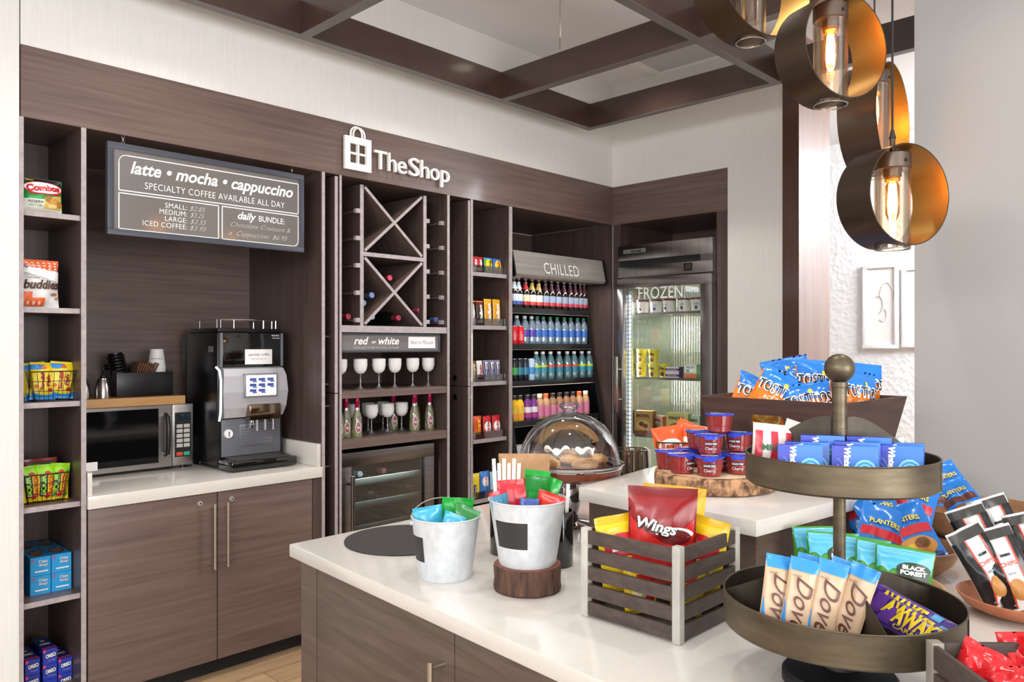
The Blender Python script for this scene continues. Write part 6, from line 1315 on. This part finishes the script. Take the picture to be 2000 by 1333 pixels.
def nut(seed, wordcol, strip, food, w=.125, h=.175):
    return bag('nut_bag', w, h, .045, NB, [('rect', .05, .42, .95, .56, strip), ('ell', .5, .22, .42, .16, food), ('ell', .38, .2, .16, .08, C('#e0b22a', .4)), ('ell', .64, .26, .16, .08, C('#7a4a24', .5)), ('ell', .5, .14, .2, .06, C('#c98a3c', .5)), ('text', 'PLANTERS', .5, .68, .66, .10, C('#1a4a8c', .4), dict(bold=.06, arch=-.1)), ('text', 'PLANTERS', .5, .68, .64, .09, wordcol, dict(bold=.02, arch=-.1)), ('rect', .06, .03, .94, .09, NAV)], seed=seed, wr=.7, cat='nut bag')
nA = nut(131, C('#e9d23a', .4), C('#c8202c', .3), C('#c98f3f', .5)); nB = nut(133, C('#e9d23a', .4), C('#5a2a1c', .3), C('#6a4028', .5))
for (pr, px, F_, z, rz, ln, rl, lab, g) in (
    (nA, 1806, 2.07, .990, -.1, .60, -.48, 'blue and red nut bag at the front right of the middle bowl, pretzels pictured', 'm'), (nA, 1752, 2.14, 1.01, .2, .70, -.30, 'blue and red nut bag behind the front right one, middle bowl', 'm'), (nA, 1706, 2.10, .975, .3, .5, .35, 'blue nut bag folded over at the left of the middle bowl', 'm'), (nA, 1722, 2.22, 1.02, .1, .5, -.5, 'blue nut bag at the back left of the middle bowl', 'm'), (nA, 1768, 2.24, 1.02, .0, .5, .2, 'blue nut bag at the back of the middle bowl, under the upper tray', 'm'),
    (nB, 1906, 2.46, 1.005, -.1, .75, -.62, 'blue and brown nut bag lying at the front of the large back bowl', 'l'), (nB, 1888, 2.58, 1.025, .1, .60, -.55, 'blue and brown nut bag behind the front one, large back bowl', 'l'), (nB, 1838, 2.50, .985, .2, .8, -.2, 'blue and brown nut bag at the left of the large back bowl', 'l')):
    p = atf(px, 674, F_); use(pr, (p.x, p.y, z - .035), pose(facing(p.x, p.y) + rz, ln, rl), lab, 'blue nut bags in the middle bowl' if g == 'm' else 'blue nut bags in the large back bowl')
BF1 = C('#3f8f24', .28); BF2 = C('#52b6d6', .25); BF3 = C('#173418', .4)
bf = bag('gummy_pouch', .128, .132, .035, BF1, [('rect', .02, .72, .98, .97, BF2), ('band', lambda u: .55 + .08 * abs(sin(14 * u)), lambda u: .76 + .03 * sin(7 * u), BF2), ('ell', .66, .64, .30, .135, BF3), ('rect', .38, .06, .94, .60, BF3), ('text', 'BLACK', .66, .685, .40, .075, WHITE, dict(bold=.05)), ('text', 'FOREST', .66, .595, .46, .075, WHITE, dict(bold=.05)), ('text', 'Organic', .66, .42, .48, .11, WHITE, dict(bold=.02)), ('text', 'Delicious', .66, .28, .48, .09, C('#d8e8c8', .4), dict(bold=.01))] + [('rect', .03, .88 + .022 * k, .97, .887 + .022 * k, C('#8fd0e4', .3)) for k in range(4)], seed=141, wr=.35, seal=.05, cat='gummy pouch')
for k, (px, F_, rz, rl, lab) in enumerate(((1602, 1.965, .35, -.02, 'green gummy pouch farthest left, behind the others in the pale bowl'), (1625, 1.915, .30, .05, 'green gummy pouch left of the stand post in the pale bowl'), (1676, 1.885, .15, .10, 'green gummy pouch just right of the stand post in the pale bowl'), (1716, 1.845, .12, .12, 'green gummy pouch with a black oval, second from right in the pale bowl'), (1758, 1.81, .10, .10, 'green gummy pouch with a black oval, rightmost in the pale bowl'))):
    p = atf(px, 674, F_); use(bf, (p.x, p.y, IZ + .016 + .003 * (4 - k)), pose(facing(p.x, p.y) + rz, .12, rl), lab, 'green gummy pouches in the pale bowl')
KB = C('#17181b', .25)
chp = bag('chip_bag', .090, .188, .044, C('#e6e4e2', .3), [('rect', .0, .03, .30, .86, KB), ('rect', .78, .03, 1, .86, KB), ('rect', .30, .03, .34, .86, C('#c8452e', .3)), ('rect', .74, .03, .78, .86, C('#c8452e', .3)), ('rect', .02, .86, .98, .97, C('#3a3836', .3)), ('ell', .5, .24, .20, .13, C('#b07a3c', .5)), ('text', 'CHIPS', .5, .55, .42, .05, C('#c8452e', .4), dict(bold=.03)), ('rect', .4, .64, .66, .67, KB), ('rect', .4, .42, .6, .44, C('#8a8a92', .4))], seed=151, wr=.6, back=KB, cat='chip bag')
for k, (px, F_, z, rz, rl, lab) in enumerate(((1964, 1.78, .938, .55, -.42, 'black and white chip bag leaning left at the front of the terracotta dish'), (2006, 1.76, .934, .25, -.36, 'black and white chip bag at the front right of the terracotta dish'), (1955, 1.86, .965, .2, -.40, 'black and white chip bag at the rear left of the terracotta dish'), (1998, 1.87, .985, .1, -.42, 'black and white chip bag standing tallest in the terracotta dish'), (2058, 1.82, .955, .1, -.34, 'black and white chip bag cut off by the right picture edge'))):
    p = atf(px, 674, F_); use(chp, (p.x, p.y, z + .002), pose(facing(p.x, p.y) + rz, .25, rl), lab, 'black and white chip bags in the terracotta dish')

# ---------------------------------------------------------------- front right crate of wrapped candy
cang = atan2(-.68, -.73)
P0 = Vector((1.308, .374)); ex = Vector((.683, -.730)); ey = Vector((.730, .683))
c_or = P0 - ey * .20                          # local +y runs back to the far corner P0
crate('low weathered crate of red and blue wrapped candy at the bottom right', (c_or.x, c_or.y, IZ + .0003), .26, .20, .167, atan2(ex.y, ex.x), 4, post=grained('crate_post_grey', '#7d756b', '#a49c90', (30, 30, 12), .6, .2), gap=.14)
RW = foil('#d01a22'); BW = foil('#2348d8')
def wrap(m, seed): return bag('wrapped_candy', .085, .085, .045, m, [('rect', .55, .12, .72, .28, C('#b9c46a', .4))], seed=seed, wr=1.1, seal=.12, cat='candy')
w1, w2, w3 = wrap(RW, 161), wrap(RW, 165), wrap(BW, 167)
cc = c_or + ex * .13 + ey * .10
for (pr, a, b, z, rz, ln, rl, lab) in ((w1, -.085, .055, .125, .3, .4, .5, 'red wrapped candy by the back left corner post of the low crate'), (w2, -.06, .0, .115, -.3, .6, -.3, 'red wrapped candy along the left side of the low crate'), (w1, .025, .070, .135, .0, .3, -.2, 'red wrapped candy standing up at the back of the low crate'), (w2, -.03, -.045, .115, .2, .7, .4, 'red wrapped candy at the left front of the low crate'), (w1, .00, .015, .110, .5, .8, .1, 'red wrapped candy in the middle of the low crate'), (w3, .065, .03, .112, -.2, .7, .3, 'blue wrapped candy in the middle right of the low crate'), (w3, .04, -.03, .110, .4, .8, -.2, 'blue wrapped candy near the front of the low crate'), (w1, .10, .06, .120, .1, .4, .3, 'red wrapped candy at the back right of the low crate')):
    q = cc + ex * a + ey * b; use(pr, (q.x, q.y, IZ + z - .035), pose(facing(q.x, q.y) + rz, ln, rl), lab, 'wrapped candies in the low crate')

# ================================================================ PENDANT LAMPS
BULB = mat('bulb_glow', '#ffcf87', emit=26); FILA = mat('bulb_shell', '#ffb54a', .3, emit=5)
CORD = mat('black_cord', '#17171a', .6)
def pendant(lab, px, py, F_, r, deg, lit=True, wr=.128):
    c = atf(px, py, F_); t = thing('pendant_lamp', lab, 'lamp', c, ca + rad(deg), 'ring pendant lamps'); w = wr / 2       # local x = ring axis
    MX = Matrix.Rotation(pi / 2, 4, 'Y')
    mb = MB(); mb.lathe([(r, -w), (r, w), (r - .0035, w), (r - .0035, -w), (r, -w)], RINGO, 96, MX, mats=[RINGO, RINGO, RINGI, RINGO]); mb.build('ring_shade', t)
    s = .0345 * 1.45
    mb = MB(); mb.lathe([(0, r - .018), (s * .93, r - .018), (s, r - .021), (s, r - .062), (s * .96, r - .064), (s * .5, r - .064), (s * .5, r - .085), (0, r - .085)], mat('socket_bronze', '#6d5f55', .35, .8), 36)
    mb.cyl((s, 0, r - .045), (s + .004, 0, r - .045), .005, RINGO, 10); mb.cyl((0, 0, r - .019), (0, 0, r + .028), .008, RINGO, 12); mb.cyl((0, 0, r + .028), (0, 0, r + .055), .010, CORD, 12, .004); mb.build('socket', t)
    mb = MB(); g = s * .985
    mb.lathe([(g, r - .066), (g, -r - .004), (g - .003, -r - .006), (g - .004, -r - .003), (g - .004, r - .066)], GLASSP, 48); mb.tube([((g - .002) * cos(q), (g - .002) * sin(q), -r - .004) for q in [i * pi / 24 for i in range(48)]], .002, clear('glass_rim', '#fff8ec', .6, 1.3, .2), 6, True); mb.build('glass_tube', t)
    zt = r - .085
    mb = MB(); mb.lathe([(0, zt), (.020, zt), (.022, zt - .008), (.018, zt - .014), (0, zt - .014)], mat('bulb_cap', '#d9a23a', .25, .9), 24); mb.build('bulb_cap', t)
    if True:
        mb = MB(); mb.lathe([(0.012, zt - .014), (.019, zt - .026), (.019, zt - .105), (.012, zt - .125), (.004, zt - .132), (0, zt - .133)], clear('bulb_glass', '#ffd9a0', .3, 1.0), 24); b_ = mb.build('bulb', t)
        mb = MB()
        for k in range(4):
            a = k * pi / 2 + .4; mb.tube([(.006 * cos(a), .006 * sin(a), zt - .02), (.009 * cos(a), .009 * sin(a), zt - .06), (.006 * cos(a + .6), .006 * sin(a + .6), zt - .105)], .0046, BULB if lit else C('#6a5238', .4), 6)
        mb.build('filament', b_)
    top = ZC - c.z
    mb = MB(); mb.cyl((0, 0, r + .05), (0, 0, top - .02), .0032, CORD, 8); mb.build('cord', t)
    mb = MB(); mb.lathe([(0, top - .03), (.05, top - .028), (.06, top - .01), (.06, top - .0005), (0, top - .0005)], RINGO, 28); mb.build('ceiling_canopy', t)
    if lit:
        ld = bpy.data.lights.new('bulb_light', 'POINT'); ld.energy = .5; ld.color = (1, .84, .58); ld.shadow_soft_size = .02
        lo = bpy.data.objects.new('bulb_light', ld); COL.objects.link(lo); lo.location = c + Vector((0, 0, zt - .07))
pendant('lowest ring pendant lamp, at the right in front of the grey wall edge', 1743, 387, 2.27, .146, -71)
pendant('large lit ring pendant lamp at the top, left of the lowest one', 1622, 102, 2.33, .156, -68)
pendant('ring pendant lamp turned side on, behind the lowest one', 1708, 238, 2.76, .193, -42)
pendant('ring pendant lamp cut off by the top picture edge, leftmost of the four', 1466, -58, 2.62, .240, -58, False)
